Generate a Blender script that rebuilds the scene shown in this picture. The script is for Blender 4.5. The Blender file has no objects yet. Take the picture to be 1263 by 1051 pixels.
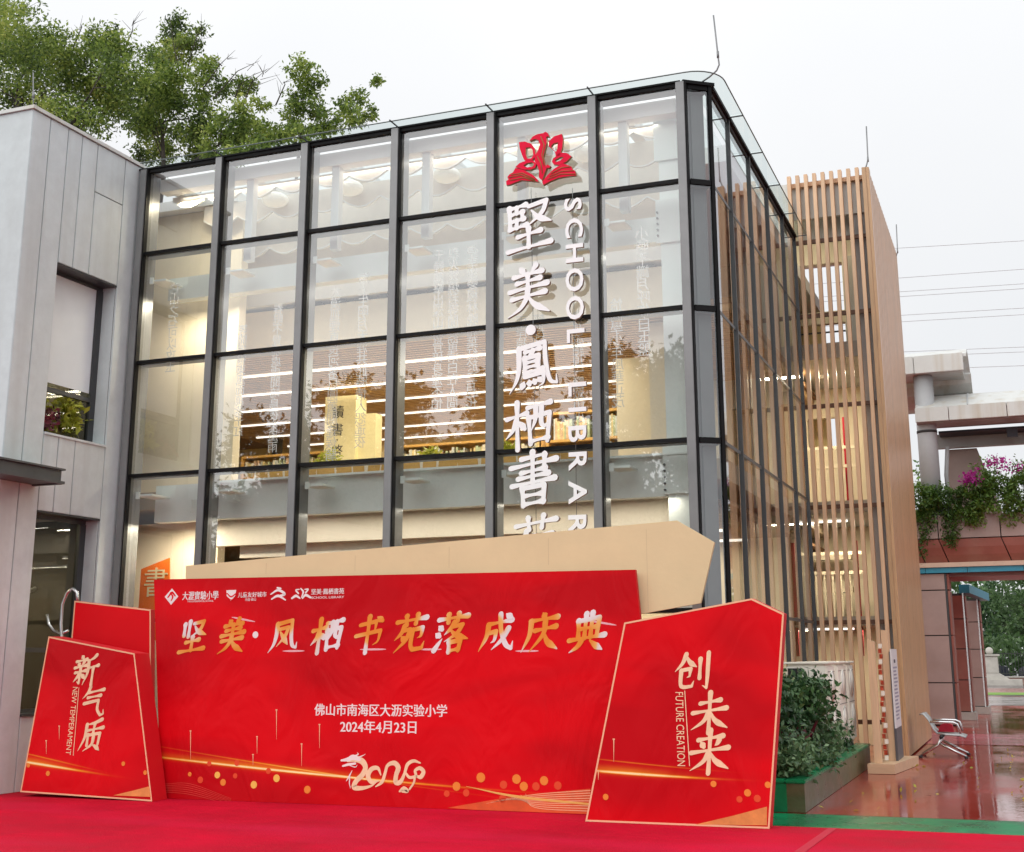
import bpy, bmesh, math, random
import numpy as np
from mathutils import Vector, Matrix
from math import radians as RAD, pi, sin, cos
random.seed(7); rng = np.random.default_rng(7)
SC = bpy.context.scene
COL = SC.collection

# ------------------------------------------------------------------ camera
F, CX, CY, YAW, PIT, ROL = 1568.9985, 665.6407, 445.6015, 0.3574, 1.7991, -0.0065
CAM = Vector((12.0558, -14.981, 1.6206)); PW, PH = 1263.0, 1051.0
RM = Matrix.Rotation(YAW, 3, 'Z') @ Matrix.Rotation(PIT, 3, 'X') @ Matrix.Rotation(ROL, 3, 'Z')
cd = bpy.data.cameras.new('camera'); cam = bpy.data.objects.new('camera', cd); COL.objects.link(cam)
cd.sensor_fit = 'HORIZONTAL'; cd.sensor_width = 36; cd.lens = F / PW * 36
cd.shift_x = -(CX - PW / 2) / PW; cd.shift_y = (CY - PH / 2) / PW
cd.clip_start = 0.1; cd.clip_end = 2000
cam.matrix_world = Matrix.Translation(CAM) @ RM.to_4x4()
SC.camera = cam

def at(u, v, ax, val):
    """point of the photograph (pixel u, v) on the world plane ax = val"""
    d = RM @ Vector(((u - CX) / F, -(v - CY) / F, -1)); i = 'xyz'.index(ax)
    return CAM + d * ((val - CAM[i]) / d[i])

# ------------------------------------------------------------------ light
w = bpy.data.worlds.new('World'); SC.world = w; w.use_nodes = True
nt = w.node_tree; nt.nodes.clear(); N = nt.nodes.new; LK = nt.links.new
out = N('ShaderNodeOutputWorld'); bg = N('ShaderNodeBackground'); sky = N('ShaderNodeTexSky')
sky.sky_type = 'NISHITA'; sky.sun_disc = False; sky.sun_elevation = RAD(36); sky.sun_rotation = RAD(200)
sk = N('ShaderNodeVectorMath'); sk.operation = 'SCALE'; sk.inputs['Scale'].default_value = 0.10
LK(sky.outputs[0], sk.inputs[0])
tc = N('ShaderNodeTexCoord'); sep = N('ShaderNodeSeparateXYZ'); LK(tc.outputs['Generated'], sep.inputs[0])
noi = N('ShaderNodeTexNoise'); noi.inputs['Scale'].default_value = 2.2; noi.inputs['Detail'].default_value = 5
LK(tc.outputs['Generated'], noi.inputs['Vector'])
rmp = N('ShaderNodeValToRGB'); rmp.color_ramp.elements[0].position = .3; rmp.color_ramp.elements[1].position = .7
rmp.color_ramp.elements[0].color = (.835, .85, .87, 1); rmp.color_ramp.elements[1].color = (.90, .905, .915, 1)
LK(noi.outputs['Fac'], rmp.inputs[0])
mr = N('ShaderNodeMapRange'); mr.inputs['From Min'].default_value = 0.0; mr.inputs['From Max'].default_value = 1
mr.inputs['To Min'].default_value = .97; mr.inputs['To Max'].default_value = 1.7
pw = N('ShaderNodeMath'); pw.operation = 'POWER'; pw.inputs[1].default_value = 2; pw.use_clamp = True; LK(sep.outputs[2], pw.inputs[0]); LK(pw.outputs[0], mr.inputs[0])
sc2 = N('ShaderNodeVectorMath'); sc2.operation = 'SCALE'; LK(rmp.outputs[0], sc2.inputs[0]); LK(mr.outputs[0], sc2.inputs['Scale'])
mx = N('ShaderNodeMix'); mx.data_type = 'RGBA'; mx.inputs[0].default_value = .96
LK(sk.outputs[0], mx.inputs[6]); LK(sc2.outputs[0], mx.inputs[7]); LK(mx.outputs[2], bg.inputs[0])
bg.inputs[1].default_value = .95; LK(bg.outputs[0], out.inputs[0])
sd = bpy.data.lights.new('sun', 'SUN'); sun = bpy.data.objects.new('sun', sd); COL.objects.link(sun)
sd.energy = 1.5; sd.angle = RAD(85); sd.color = (1, .98, .94)
sun.rotation_euler = Vector((-0.25, -1.0, .75)).to_track_quat('Z', 'Y').to_euler()
SC.view_settings.view_transform = 'Standard'; SC.view_settings.look = 'None'
SC.view_settings.exposure = 0.13; SC.view_settings.gamma = 1; SC.view_settings.use_curve_mapping = False
SC.cycles.transparent_max_bounces = 40; SC.cycles.max_bounces = 10; SC.cycles.use_denoising = True
SC.cycles.caustics_reflective = False; SC.cycles.sample_clamp_indirect = 6

# ------------------------------------------------------------------ materials
MATS = {}
def mat(name, col, rough=.6, metal=0., var=0., vscale=3., bump=0., bscale=40., spec=.5, stretch=None, dirt=None, rvar=0.,
        coat=0., emit=None, estr=0., transl=0., orand=0., bump2=None):
    if name in MATS: return MATS[name]
    m = bpy.data.materials.new(name); m.use_nodes = True; t = m.node_tree; n = t.nodes; l = t.links.new
    b = n['Principled BSDF']; b.inputs['Roughness'].default_value = rough; b.inputs['Metallic'].default_value = metal
    b.inputs['Specular IOR Level'].default_value = spec; b.inputs['Coat Weight'].default_value = coat
    b.inputs['Base Color'].default_value = (*col, 1)
    c = n.new('ShaderNodeTexCoord'); vec = c.outputs['Object']
    g = n.new('ShaderNodeNewGeometry'); vec = g.outputs['Position']
    if stretch:
        mp = n.new('ShaderNodeMapping'); mp.inputs['Scale'].default_value = stretch; l(vec, mp.inputs[0]); vec = mp.outputs[0]
    last = None
    if var > 0:
        a = n.new('ShaderNodeTexNoise'); a.inputs['Scale'].default_value = vscale; a.inputs['Detail'].default_value = 6
        a.inputs['Roughness'].default_value = .65; l(vec, a.inputs['Vector'])
        r = n.new('ShaderNodeValToRGB'); r.color_ramp.elements[0].position = .3; r.color_ramp.elements[1].position = .72
        r.color_ramp.elements[0].color = (*[x * (1 - var) for x in col], 1)
        r.color_ramp.elements[1].color = (*[min(1, x * (1 + var)) for x in col], 1)
        l(a.outputs['Fac'], r.inputs[0]); last = r.outputs[0]
        if rvar:
            q = n.new('ShaderNodeMapRange'); q.inputs['From Min'].default_value = .3; q.inputs['From Max'].default_value = .7
            q.inputs['To Min'].default_value = max(.02, rough - rvar); q.inputs['To Max'].default_value = rough + rvar
            l(a.outputs['Fac'], q.inputs[0]); l(q.outputs[0], b.inputs['Roughness'])
    if dirt:
        a = n.new('ShaderNodeTexNoise'); a.inputs['Scale'].default_value = dirt[3]; a.inputs['Detail'].default_value = 8
        mp = n.new('ShaderNodeMapping'); mp.inputs['Scale'].default_value = dirt[4]; l(g.outputs['Position'], mp.inputs[0]); l(mp.outputs[0], a.inputs['Vector'])
        q = n.new('ShaderNodeMapRange'); q.inputs['From Min'].default_value = .5; q.inputs['From Max'].default_value = .75
        q.inputs['To Max'].default_value = .7; l(a.outputs['Fac'], q.inputs[0])
        x = n.new('ShaderNodeMix'); x.data_type = 'RGBA'; l(q.outputs[0], x.inputs[0])
        if last: l(last, x.inputs[6])
        else: x.inputs[6].default_value = (*col, 1)
        x.inputs[7].default_value = (*dirt[:3], 1); last = x.outputs[2]
    if orand:
        oi = n.new('ShaderNodeObjectInfo'); q = n.new('ShaderNodeMapRange'); q.inputs['To Min'].default_value = 1 - orand; q.inputs['To Max'].default_value = 1 + orand
        l(oi.outputs['Random'], q.inputs[0]); hv = n.new('ShaderNodeHueSaturation'); l(q.outputs[0], hv.inputs['Value'])
        if last: l(last, hv.inputs['Color'])
        else: hv.inputs['Color'].default_value = (*col, 1)
        last = hv.outputs[0]
    if last: l(last, b.inputs['Base Color'])
    if bump > 0:
        a = n.new('ShaderNodeTexNoise'); a.inputs['Scale'].default_value = bscale; a.inputs['Detail'].default_value = 5
        l(vec, a.inputs['Vector']); k = n.new('ShaderNodeBump'); k.inputs['Strength'].default_value = bump
        k.inputs['Distance'].default_value = .02; l(a.outputs['Fac'], k.inputs['Height']); l(k.outputs[0], b.inputs['Normal'])
        if bump2:
            a2 = n.new('ShaderNodeTexNoise'); a2.inputs['Scale'].default_value = bump2[1]; a2.inputs['Detail'].default_value = 3; a2.inputs['Distortion'].default_value = .8
            mp = n.new('ShaderNodeMapping'); mp.inputs['Scale'].default_value = bump2[3]; l(g.outputs['Position'], mp.inputs[0]); l(mp.outputs[0], a2.inputs['Vector'])
            k2 = n.new('ShaderNodeBump'); k2.inputs['Strength'].default_value = bump2[0]; k2.inputs['Distance'].default_value = bump2[2]; l(a2.outputs['Fac'], k2.inputs['Height']); l(k2.outputs[0], k.inputs['Normal'])
    if emit:
        b.inputs['Emission Color'].default_value = (*emit, 1); b.inputs['Emission Strength'].default_value = estr
    MATS[name] = m; return m

def glass_mat(name, tint, refl, fres=1.45, rough=0.012):
    m = bpy.data.materials.new(name); m.use_nodes = True; t = m.node_tree; n = t.nodes; n.clear(); l = t.links.new
    o = n.new('ShaderNodeOutputMaterial'); x = n.new('ShaderNodeMixShader'); tr = n.new('ShaderNodeBsdfTransparent')
    gl = n.new('ShaderNodeBsdfGlossy'); gl.inputs['Roughness'].default_value = rough; tr.inputs[0].default_value = (*tint, 1)
    gl.inputs[0].default_value = (.95, .97, 1, 1)
    f = n.new('ShaderNodeLayerWeight'); f.inputs['Blend'].default_value = .5   # facing -> Schlick
    def mm(op, x_, y_):
        k = n.new('ShaderNodeMath'); k.operation = op; k.use_clamp = True
        for i, v in enumerate((x_, y_)):
            if isinstance(v, (int, float)): k.inputs[i].default_value = v
            else: l(v, k.inputs[i])
        return k.outputs[0]
    ge = n.new('ShaderNodeNewGeometry')
    fr = mm('ADD', mm('MULTIPLY', mm('POWER', f.outputs['Facing'], 4.5), .85), refl)
    a = n.new('ShaderNodeMath'); a.operation = 'MULTIPLY'; fro = mm('SUBTRACT', 1.0, ge.outputs['Backfacing']); l(fro, a.inputs[1])
    # gentle waviness of toughened panes
    g = n.new('ShaderNodeNewGeometry'); nz = n.new('ShaderNodeTexNoise'); nz.inputs['Scale'].default_value = .9
    l(g.outputs['Position'], nz.inputs['Vector']); b = n.new('ShaderNodeBump'); b.inputs['Strength'].default_value = .05
    b.inputs['Distance'].default_value = .006; l(nz.outputs['Fac'], b.inputs['Height']); l(b.outputs[0], gl.inputs['Normal'])
    l(fr, a.inputs[0]); l(a.outputs[0], x.inputs[0]); l(tr.outputs[0], x.inputs[1]); l(gl.outputs[0], x.inputs[2])
    l(x.outputs[0], o.inputs[0]); MATS[name] = m; return m

def leaf_mat(name, cols, transl=.35):
    m = bpy.data.materials.new(name); m.use_nodes = True; t = m.node_tree; n = t.nodes; l = t.links.new
    b = n['Principled BSDF']; b.inputs['Roughness'].default_value = .45
    g = n.new('ShaderNodeNewGeometry'); r = n.new('ShaderNodeValToRGB'); cr = r.color_ramp
    cr.elements[0].color = (*cols[0], 1); cr.elements[1].color = (*cols[-1], 1)
    for i, c in enumerate(cols[1:-1]): e = cr.elements.new((i + 1) / (len(cols) - 1)); e.color = (*c, 1)
    nz = n.new('ShaderNodeTexNoise'); nz.inputs['Scale'].default_value = .8; l(g.outputs['Position'], nz.inputs['Vector'])
    md = n.new('ShaderNodeMath'); md.operation = 'MULTIPLY_ADD'; md.inputs[1].default_value = .55
    l(g.outputs['Random Per Island'], md.inputs[0])
    m2 = n.new('ShaderNodeMath'); m2.operation = 'MULTIPLY_ADD'; m2.inputs[1].default_value = 1.6; m2.inputs[2].default_value = -.6
    l(nz.outputs['Fac'], m2.inputs[0]); l(m2.outputs[0], md.inputs[2]); l(md.outputs[0], r.inputs[0])
    l(r.outputs[0], b.inputs['Base Color'])
    tr = n.new('ShaderNodeBsdfTranslucent'); l(r.outputs[0], tr.inputs[0]); x = n.new('ShaderNodeMixShader'); x.inputs[0].default_value = transl
    l(b.outputs[0], x.inputs[1]); l(tr.outputs[0], x.inputs[2]); l(x.outputs[0], n['Material Output'].inputs[0])
    MATS[name] = m; return m

M = dict(
 alu=mat('grey aluminium', (.24, .245, .25), .38, .35, .12, 2, .05, 60),
 gasket=mat('black rubber gasket', (.006, .006, .007), .6, spec=.2),
 steel_white=mat('pale grey painted steel', (.84, .89, .87), .5, 0, .04, 1.5, dirt=(.76, .80, .77, 1.5, (1, 1, .4))),
 beige_wall=mat('warm beige plaster', (.88, .78, .60), .8, 0, .06, 1.2, .15, 30),
 cream_wall=mat('cream plaster', (.80, .72, .60), .8, 0, .05, 1.2, .1, 30),
 white=mat('white paint', (.8, .8, .79), .6, 0, .04, 1.5),
 baffle=mat('light beige felt', (.76, .69, .61), .9, 0, .05, 6, .2, 120),
 wood_slat=mat('brown timber ceiling', (.46, .29, .14), .5, 0, .25, 5, stretch=(.3, 3, 3)),
 wood_shelf=mat('honey oak veneer', (.62, .36, .10), .45, 0, .15, 4, stretch=(.5, 4, 4)),
 yellow=mat('pale yellow paint', (.85, .78, .48), .6, 0, .05, 1),
 floor_in=mat('interior floor', (.45, .36, .25), .35, 0, .1, 2),
 led=mat('warm white led strip', (1, 1, 1), .5, emit=(1, .95, .86), estr=1.5),
 led2=mat('white downlight diffuser', (1, 1, 1), .5, emit=(1, .93, .62), estr=.12),
 panel=mat('light grey stone panel', (.62, .68, .70), .6, 0, .07, 5, .12, 160, dirt=(.50, .53, .53, 1.4, (1, 2.2, .16)), orand=.035),
 joint=mat('dark recessed joint', (.05, .05, .05), .8),
 dark_frame=mat('dark grey window frame', (.055, .058, .062), .4, .2, .1, 4),
 canopy=mat('painted steel channel', (.085, .09, .095), .45, .3, .15, 3, .08, 30),
 soffit=mat('pale soffit board', (.55, .54, .53), .6, 0, .05, 2),
 blind=mat('frosted roller blind', (.80, .86, .90), .7, 0, .05, 1.2),
 carpet=mat('crimson event carpet', (.52, .002, .024), .85, 0, .22, .8, .6, 60, bump2=(.8, 1.1, .06, (.35, 1.6, 1)), spec=.14, dirt=(.58, .010, .055, .6, (.35, 1.2, 1)), rvar=.18),
 red_board=mat('red printed board', (.72, .0015, .008), .5, 0, .05, .9, .03, 8, spec=.15),
 board_edge=mat('board edge red', (.62, .003, .012), .6),
 beige_board=mat('beige painted plywood', (.73, .60, .35), .65, 0, .05, 1.6, .08, 18, dirt=(.68, .56, .33, 1.2, (.5, 1, 2))),
 border=mat('peach border print', (.85, .50, .30), .6),
 cream_ink=mat('cream ink', (.86, .66, .42), .6, 0, .1, 9),
 white_ink=mat('white ink', (.85, .80, .80), .6),
 white_acrylic=mat('white acrylic letter face', (.97, .98, 1.0), .3, 0, .02, 5),
 letter_side=mat('brown letter return', (.26, .17, .13), .5),
 logo_red=mat('crimson acrylic', (.78, .003, .045), .5, 0, .1, 5, spec=.15),
 logo_side=mat('gold bronze return', (.36, .20, .06), .4, .3),
 slat=mat('wood tone aluminium slat', (.68, .45, .28), .45, 0, .14, 3, .08, 30, stretch=(6, 6, .5), orand=.07),
 clad=mat('wood grain cladding', (.52, .32, .17), .33, 0, .18, 6, .10, 40, stretch=(8, 8, .35), rvar=.08, orand=.08),
 brown_bar=mat('dark brown bar', (.12, .055, .03), .5),
 conc=mat('grey render', (.46, .46, .44), .8, 0, .15, 2.5, .2, 30, dirt=(.33, .33, .31, 2, (1, 1, .25))),
 warm_white=mat('lit plaster', (.78, .70, .55), .8, 0, .05, 2),
 green=mat('green floor paint', (.003, .19, .07), .32, 0, .35, 2.5, .12, 12, spec=.3, dirt=(.01, .06, .03, 3, (1, 1, 1)), rvar=.15),
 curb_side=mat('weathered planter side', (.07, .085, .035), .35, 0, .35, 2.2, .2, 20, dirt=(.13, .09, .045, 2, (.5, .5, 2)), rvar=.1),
 soil=mat('dark soil', (.035, .025, .018), .9, 0, .4, 9, .8, 30),
 cream_metal=mat('cream sheet metal', (.84, .81, .73), .45, 0, .03, 1.5),
 black=mat('matt black', (.012, .013, .016), .5),
 base_wood=mat('light wood laminate', (.62, .42, .26), .5, 0, .12, 5, stretch=(.6, 3, 3)),
 signwhite=mat('white sign panel', (.72, .72, .74), .4, 0, .03, 2),
 signgrey=mat('slate sign panel', (.085, .08, .09), .4, 0, .1, 2),
 copper=mat('copper red metal', (.40, .06, .03), .28, .8, .4, 14, .6, 30),
 ink=mat('dark ink', (.06, .06, .08), .6),
 stainless=mat('brushed stainless steel', (.62, .63, .64), .26, .9, .1, 30, stretch=(1, 1, 12)),
 seat_metal=mat('perforated grey steel', (.42, .43, .43), .35, .5, .15, 60),
 pink_clad=mat('dusty pink cladding', (.37, .275, .25), .45, 0, .12, 1.5, .06, 14, dirt=(.30, .20, .17, .8, (.6, .6, 1.6)), rvar=.08, orand=.06),
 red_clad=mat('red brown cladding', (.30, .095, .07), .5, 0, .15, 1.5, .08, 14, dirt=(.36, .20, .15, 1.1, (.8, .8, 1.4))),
 ledge=mat('cream stone ledge', (.62, .47, .36), .6, 0, .08, 3),
 blue=mat('turquoise painted strip', (.03, .27, .40), .45, 0, .12, 3),
 zinc=mat('weathered white metal', (.60, .61, .59), .42, .15, .07, 1.5, .05, 10, dirt=(.45, .38, .28, 1.6, (2.5, 2.5, .15))),
 colgrey=mat('grey round column paint', (.40, .41, .42), .5, 0, .08, 2),
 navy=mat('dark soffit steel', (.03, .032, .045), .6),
 bark=mat('tree bark', (.055, .045, .035), .9, 0, .3, 8, .6, 30),
 cable=mat('grey cable', (.50, .51, .53), .6),
 asphalt=mat('grey wet road', (.16, .13, .13), .2, 0, .3, .5, .05, 6, rvar=.1),
 grass=mat('short grass', (.16, .30, .04), .8, 0, .3, 6, .5, 30),
 stone=mat('pale granite', (.46, .44, .40), .7, 0, .15, 3, .2, 20),
 brick_wall=mat('low reddish wall', (.32, .20, .16), .6, 0, .25, 2, .2, 12),
 car_dark=mat('dark blue car paint', (.02, .025, .04), .2, .3, coat=.8),
 van_white=mat('white van paint', (.70, .70, .68), .3),
 tyre=mat('tyre rubber', (.02, .02, .02), .8),
 iron=mat('dark iron railing', (.03, .035, .03), .5, .3),
 orange=mat('orange banner', (.85, .16, .01), .6, 0, .05, 3),
 gold_ink=mat('gold ink', (.80, .48, .12), .5),
 pink_stripe=mat('pink court paint wet', (.46, .06, .09), .22, 0, .2, 1.2, .06, 6, rvar=.12, coat=.4),
 magenta=leaf_mat('bougainvillea bract', [(.35, .02, .22), (.55, .04, .36), (.62, .14, .48)], .4),
 leaf_tree=leaf_mat('tree leaf green', [(.03, .055, .015), (.11, .18, .035), (.28, .37, .07), (.50, .54, .15)], .5),
 leaf_far=leaf_mat('far leaf green', [(.03, .07, .025), (.08, .15, .05), (.15, .24, .09)], .4),
 leaf_back=leaf_mat('dark reflected foliage', [(.02, .035, .012), (.04, .06, .02), (.07, .09, .03)], .15),
 leaf_shrub=leaf_mat('glossy shrub leaf', [(.012, .04, .016), (.04, .11, .035), (.12, .23, .08)], .2),  # palest tone lightened to paint highlights on the leaves
 leaf_pale=leaf_mat('pale ground cover leaf', [(.03, .07, .03), (.13, .24, .10), (.38, .48, .30)], .25),  # palest tone paints brightly lit leaves into the colour
 leaf_red=leaf_mat('dark red leaf', [(.05, .01, .015), (.14, .02, .035), (.35, .06, .09)], .3),
 leaf_boug=leaf_mat('climber leaf', [(.035, .09, .015), (.11, .21, .03), (.24, .36, .07)], .3),
 leaf_yellow=leaf_mat('yellow green plant', [(.26, .30, .03), (.46, .48, .05), (.60, .56, .10)], .3),
 glass=glass_mat('facade glass', (.97, .985, .975), .16),
 glass_side=glass_mat('side glass', (.93, .95, .94), .16),
 glass_eave=glass_mat('eave glass', (.93, .965, .96), .04),
 glass_dark=glass_mat('dark window glass', (.75, .75, .68), .04),
 red_cloth=mat('deep red cloth', (.35, .003, .02), .8, 0, .2, 5),
)

def wet_red():
    m = bpy.data.materials.new('wet red court'); m.use_nodes = True; t = m.node_tree; n = t.nodes; l = t.links.new
    b = n['Principled BSDF']; g = n.new('ShaderNodeNewGeometry')
    a = n.new('ShaderNodeTexNoise'); a.inputs['Scale'].default_value = .55; a.inputs['Detail'].default_value = 7; a.inputs['Roughness'].default_value = .6
    mp = n.new('ShaderNodeMapping'); mp.inputs['Scale'].default_value = (1, .6, 1); l(g.outputs['Position'], mp.inputs[0]); l(mp.outputs[0], a.inputs['Vector'])
    r = n.new('ShaderNodeValToRGB'); r.color_ramp.elements[0].position = .35; r.color_ramp.elements[1].position = .7
    r.color_ramp.elements[0].color = (.20, .010, .005, 1); r.color_ramp.elements[1].color = (.40, .024, .012, 1); l(a.outputs['Fac'], r.inputs[0]); l(r.outputs[0], b.inputs['Base Color'])
    q = n.new('ShaderNodeMapRange'); q.inputs['From Min'].default_value = .42; q.inputs['From Max'].default_value = .62
    q.inputs['To Min'].default_value = .03; q.inputs['To Max'].default_value = .22; l(a.outputs['Fac'], q.inputs[0]); l(q.outputs[0], b.inputs['Roughness'])
    z = n.new('ShaderNodeTexNoise'); z.inputs['Scale'].default_value = 9; z.inputs['Detail'].default_value = 3; l(g.outputs['Position'], z.inputs['Vector'])
    k = n.new('ShaderNodeBump'); k.inputs['Strength'].default_value = .10; k.inputs['Distance'].default_value = .01; l(z.outputs['Fac'], k.inputs['Height']); l(k.outputs[0], b.inputs['Normal'])
    b.inputs['Specular IOR Level'].default_value = .45; return m
M['wet'] = wet_red()

def title_mat():
    m = bpy.data.materials.new('gold and silver ink'); m.use_nodes = True; t = m.node_tree; n = t.nodes; l = t.links.new
    b = n['Principled BSDF']; b.inputs['Roughness'].default_value = .5; g = n.new('ShaderNodeNewGeometry')
    a = n.new('ShaderNodeTexNoise'); a.inputs['Scale'].default_value = 2.3; a.inputs['Detail'].default_value = 0; l(g.outputs['Position'], a.inputs['Vector'])
    r = n.new('ShaderNodeValToRGB'); c = r.color_ramp; c.elements[0].position = .40; c.elements[0].color = (.80, .78, .80, 1)
    c.elements[1].position = .62; c.elements[1].color = (.78, .27, .02, 1)
    e = c.elements.new(.48); e.color = (.74, .70, .68, 1); e = c.elements.new(.53); e.color = (.82, .46, .12, 1)
    l(a.outputs['Fac'], r.inputs[0]); l(r.outputs[0], b.inputs['Base Color']); return m
M['title'] = title_mat()

def print_mat(name, x0, z0, slope, curve, width, xr, base=(.70, .0015, .008)):
    """flat printed artwork of the event boards: a golden light streak low on the board and darker silk folds in the red"""
    m = bpy.data.materials.new(name); m.use_nodes = True; t = m.node_tree; n = t.nodes; l = t.links.new
    b = n['Principled BSDF']; b.inputs['Roughness'].default_value = .5; b.inputs['Specular IOR Level'].default_value = .14
    g = n.new('ShaderNodeNewGeometry'); s = n.new('ShaderNodeSeparateXYZ'); l(g.outputs['Position'], s.inputs[0])
    def mth(op, a, bb=None, c=None):
        k = n.new('ShaderNodeMath'); k.operation = op
        for i, v in enumerate((a, bb, c)):
            if v is None: continue
            if isinstance(v, (int, float)): k.inputs[i].default_value = v
            else: l(v, k.inputs[i])
        return k.outputs[0]
    X = mth('SUBTRACT', s.outputs[0], x0); Z = s.outputs[2]
    def streak(z0, slope, curve, width, xc, xw, amp):
        zz = mth('ADD', mth('MULTIPLY', X, slope), mth('MULTIPLY', mth('MULTIPLY', X, X), curve))
        d = mth('SUBTRACT', mth('SUBTRACT', Z, z0), zz)
        wd = mth('EXPONENT', mth('MULTIPLY', mth('POWER', mth('DIVIDE', d, width), 2), -1))
        ev = mth('EXPONENT', mth('MULTIPLY', mth('POWER', mth('DIVIDE', mth('SUBTRACT', X, xc), xw), 2), -1))
        return mth('MULTIPLY', mth('MULTIPLY', wd, ev), amp)
    st = streak(z0, slope, curve, width * .8, xr * .3, xr * .36, .85)
    gl = streak(z0 + .02, slope, curve, width * 3.4, xr * .22, xr * .28, .34)
    thin = streak(z0 + .12, slope * 1.6, curve, width * .5, xr * .3, xr * .35, .35)
    gold = mth('MINIMUM', mth('ADD', mth('ADD', st, gl), thin), 1.0)
    nz = n.new('ShaderNodeTexNoise'); nz.inputs['Scale'].default_value = .55; nz.inputs['Detail'].default_value = 2; nz.inputs['Distortion'].default_value = .6
    mp = n.new('ShaderNodeMapping'); mp.inputs['Scale'].default_value = (.7, 1, 1.9); mp.inputs['Rotation'].default_value = (0, .35, 0); l(g.outputs['Position'], mp.inputs[0]); l(mp.outputs[0], nz.inputs['Vector'])
    r = n.new('ShaderNodeValToRGB'); e = r.color_ramp.elements; e[0].position = .38; e[0].color = (base[0] * .72, base[1], base[2] * .9, 1)
    e[1].position = .6; e[1].color = (*base, 1); l(nz.outputs['Fac'], r.inputs[0])
    gr = n.new('ShaderNodeValToRGB'); e = gr.color_ramp.elements; e[0].position = 0; e[0].color = (.72, .04, .01, 1); e[1].position = 1; e[1].color = (.95, .85, .45, 1)
    k = e.new(.5); k.color = (.90, .42, .03, 1); l(gold, gr.inputs[0])
    x = n.new('ShaderNodeMix'); x.data_type = 'RGBA'; l(mth('MINIMUM', mth('MULTIPLY', gold, 1.6), 1.0), x.inputs[0]); l(r.outputs[0], x.inputs[6]); l(gr.outputs[0], x.inputs[7])
    l(x.outputs[2], b.inputs['Base Color'])
    w2 = n.new('ShaderNodeTexNoise'); w2.inputs['Scale'].default_value = 1.3; w2.inputs['Distortion'].default_value = 1.2; w2.inputs['Detail'].default_value = 3
    mp2 = n.new('ShaderNodeMapping'); mp2.inputs['Scale'].default_value = (1, 1, .6); mp2.inputs['Rotation'].default_value = (0, .8, 0); l(g.outputs['Position'], mp2.inputs[0]); l(mp2.outputs[0], w2.inputs['Vector'])
    bp = n.new('ShaderNodeBump'); bp.inputs['Strength'].default_value = .6; bp.inputs['Distance'].default_value = .09; l(w2.outputs['Fac'], bp.inputs['Height']); l(bp.outputs[0], b.inputs['Normal'])
    return m

# ------------------------------------------------------------------ builders
def thing(name, label, cat, loc=(0, 0, 0), group=None, kind=None):
    o = bpy.data.objects.new(name, None); COL.objects.link(o); o.location = loc; o.empty_display_size = .2
    o['label'] = label; o['category'] = cat
    if group: o['group'] = group
    if kind: o['kind'] = kind
    return o
def tag(o, label, cat, group=None, kind=None):
    o['label'] = label; o['category'] = cat
    if group: o['group'] = group
    if kind: o['kind'] = kind
    return o
def base_of(p):
    v = Vector((0, 0, 0))
    while p is not None: v += p.location; p = p.parent
    return v
def link(name, me, parent=None, loc=(0, 0, 0), kind=None):
    o = bpy.data.objects.new(name, me); COL.objects.link(o); o.location = Vector(loc)
    if parent is not None: o.parent = parent; o.location = Vector(loc) - base_of(parent)
    if kind: o['kind'] = kind
    return o
def mesh(name, verts, faces, m, smooth=False):
    me = bpy.data.meshes.new(name); me.from_pydata([tuple(v) for v in verts], [], faces); me.materials.append(M[m] if isinstance(m, str) else m)
    if smooth: me.polygons.foreach_set('use_smooth', [True] * len(me.polygons))
    me.update(); return me
CACHE = {}
def box(name, x0, x1, y0, y1, z0, z1, m, parent=None, bev=0, kind=None, rz=0):
    d = (abs(x1 - x0), abs(y1 - y0), abs(z1 - z0)); k = (round(d[0], 3), round(d[1], 3), round(d[2], 3), m if isinstance(m, str) else m.name, bev)
    if k not in CACHE:
        bm = bmesh.new(); bmesh.ops.create_cube(bm, size=1); bmesh.ops.scale(bm, vec=d, verts=bm.verts)
        if bev: bmesh.ops.bevel(bm, geom=bm.edges[:], offset=bev, segments=2, affect='EDGES')
        me = bpy.data.meshes.new(name); bm.to_mesh(me); bm.free(); me.materials.append(M[m] if isinstance(m, str) else m); CACHE[k] = me
    o = link(name, CACHE[k], parent, ((x0 + x1) / 2, (y0 + y1) / 2, (z0 + z1) / 2), kind)
    if rz: o.rotation_euler.z = rz
    return o
def boxes(name, lst, m, parent=None, kind=None):
    V, Fc = [], []
    for (x0, x1, y0, y1, z0, z1) in lst:
        b = len(V); V += [(x, y, z) for x in (x0, x1) for y in (y0, y1) for z in (z0, z1)]
        Fc += [tuple(b + i for i in f) for f in ((0, 1, 3, 2), (4, 6, 7, 5), (0, 4, 5, 1), (2, 3, 7, 6), (0, 2, 6, 4), (1, 5, 7, 3))]
    return link(name, mesh(name, V, Fc, m), parent, kind=kind)
def prism(name, pts, d, m, parent=None, side=None, kind=None):
    """pts: coplanar 3D outline; d: extrusion vector away from the front"""
    n = len(pts); d = Vector(d); pts = [Vector(p) for p in pts]
    nr = Vector((0, 0, 0))
    for i in range(n): nr += (pts[i]).cross(pts[(i + 1) % n])
    c = sum(pts, Vector()) / n; nr = Vector((0, 0, 0))
    for i in range(n): nr += (pts[i] - c).cross(pts[(i + 1) % n] - c)
    if nr.dot(d) > 0: pts = pts[::-1]
    V = pts + [p + d for p in pts]
    Fc = [tuple(range(n)), tuple(range(2 * n - 1, n - 1, -1))] + [(i, i + n, (i + 1) % n + n, (i + 1) % n) for i in range(n)]
    me = mesh(name, V, Fc, m)
    if side: me.materials.append(M[side]); me.polygons.foreach_set('material_index', [0, 0] + [1] * n)
    return link(name, me, parent, kind=kind)
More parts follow.
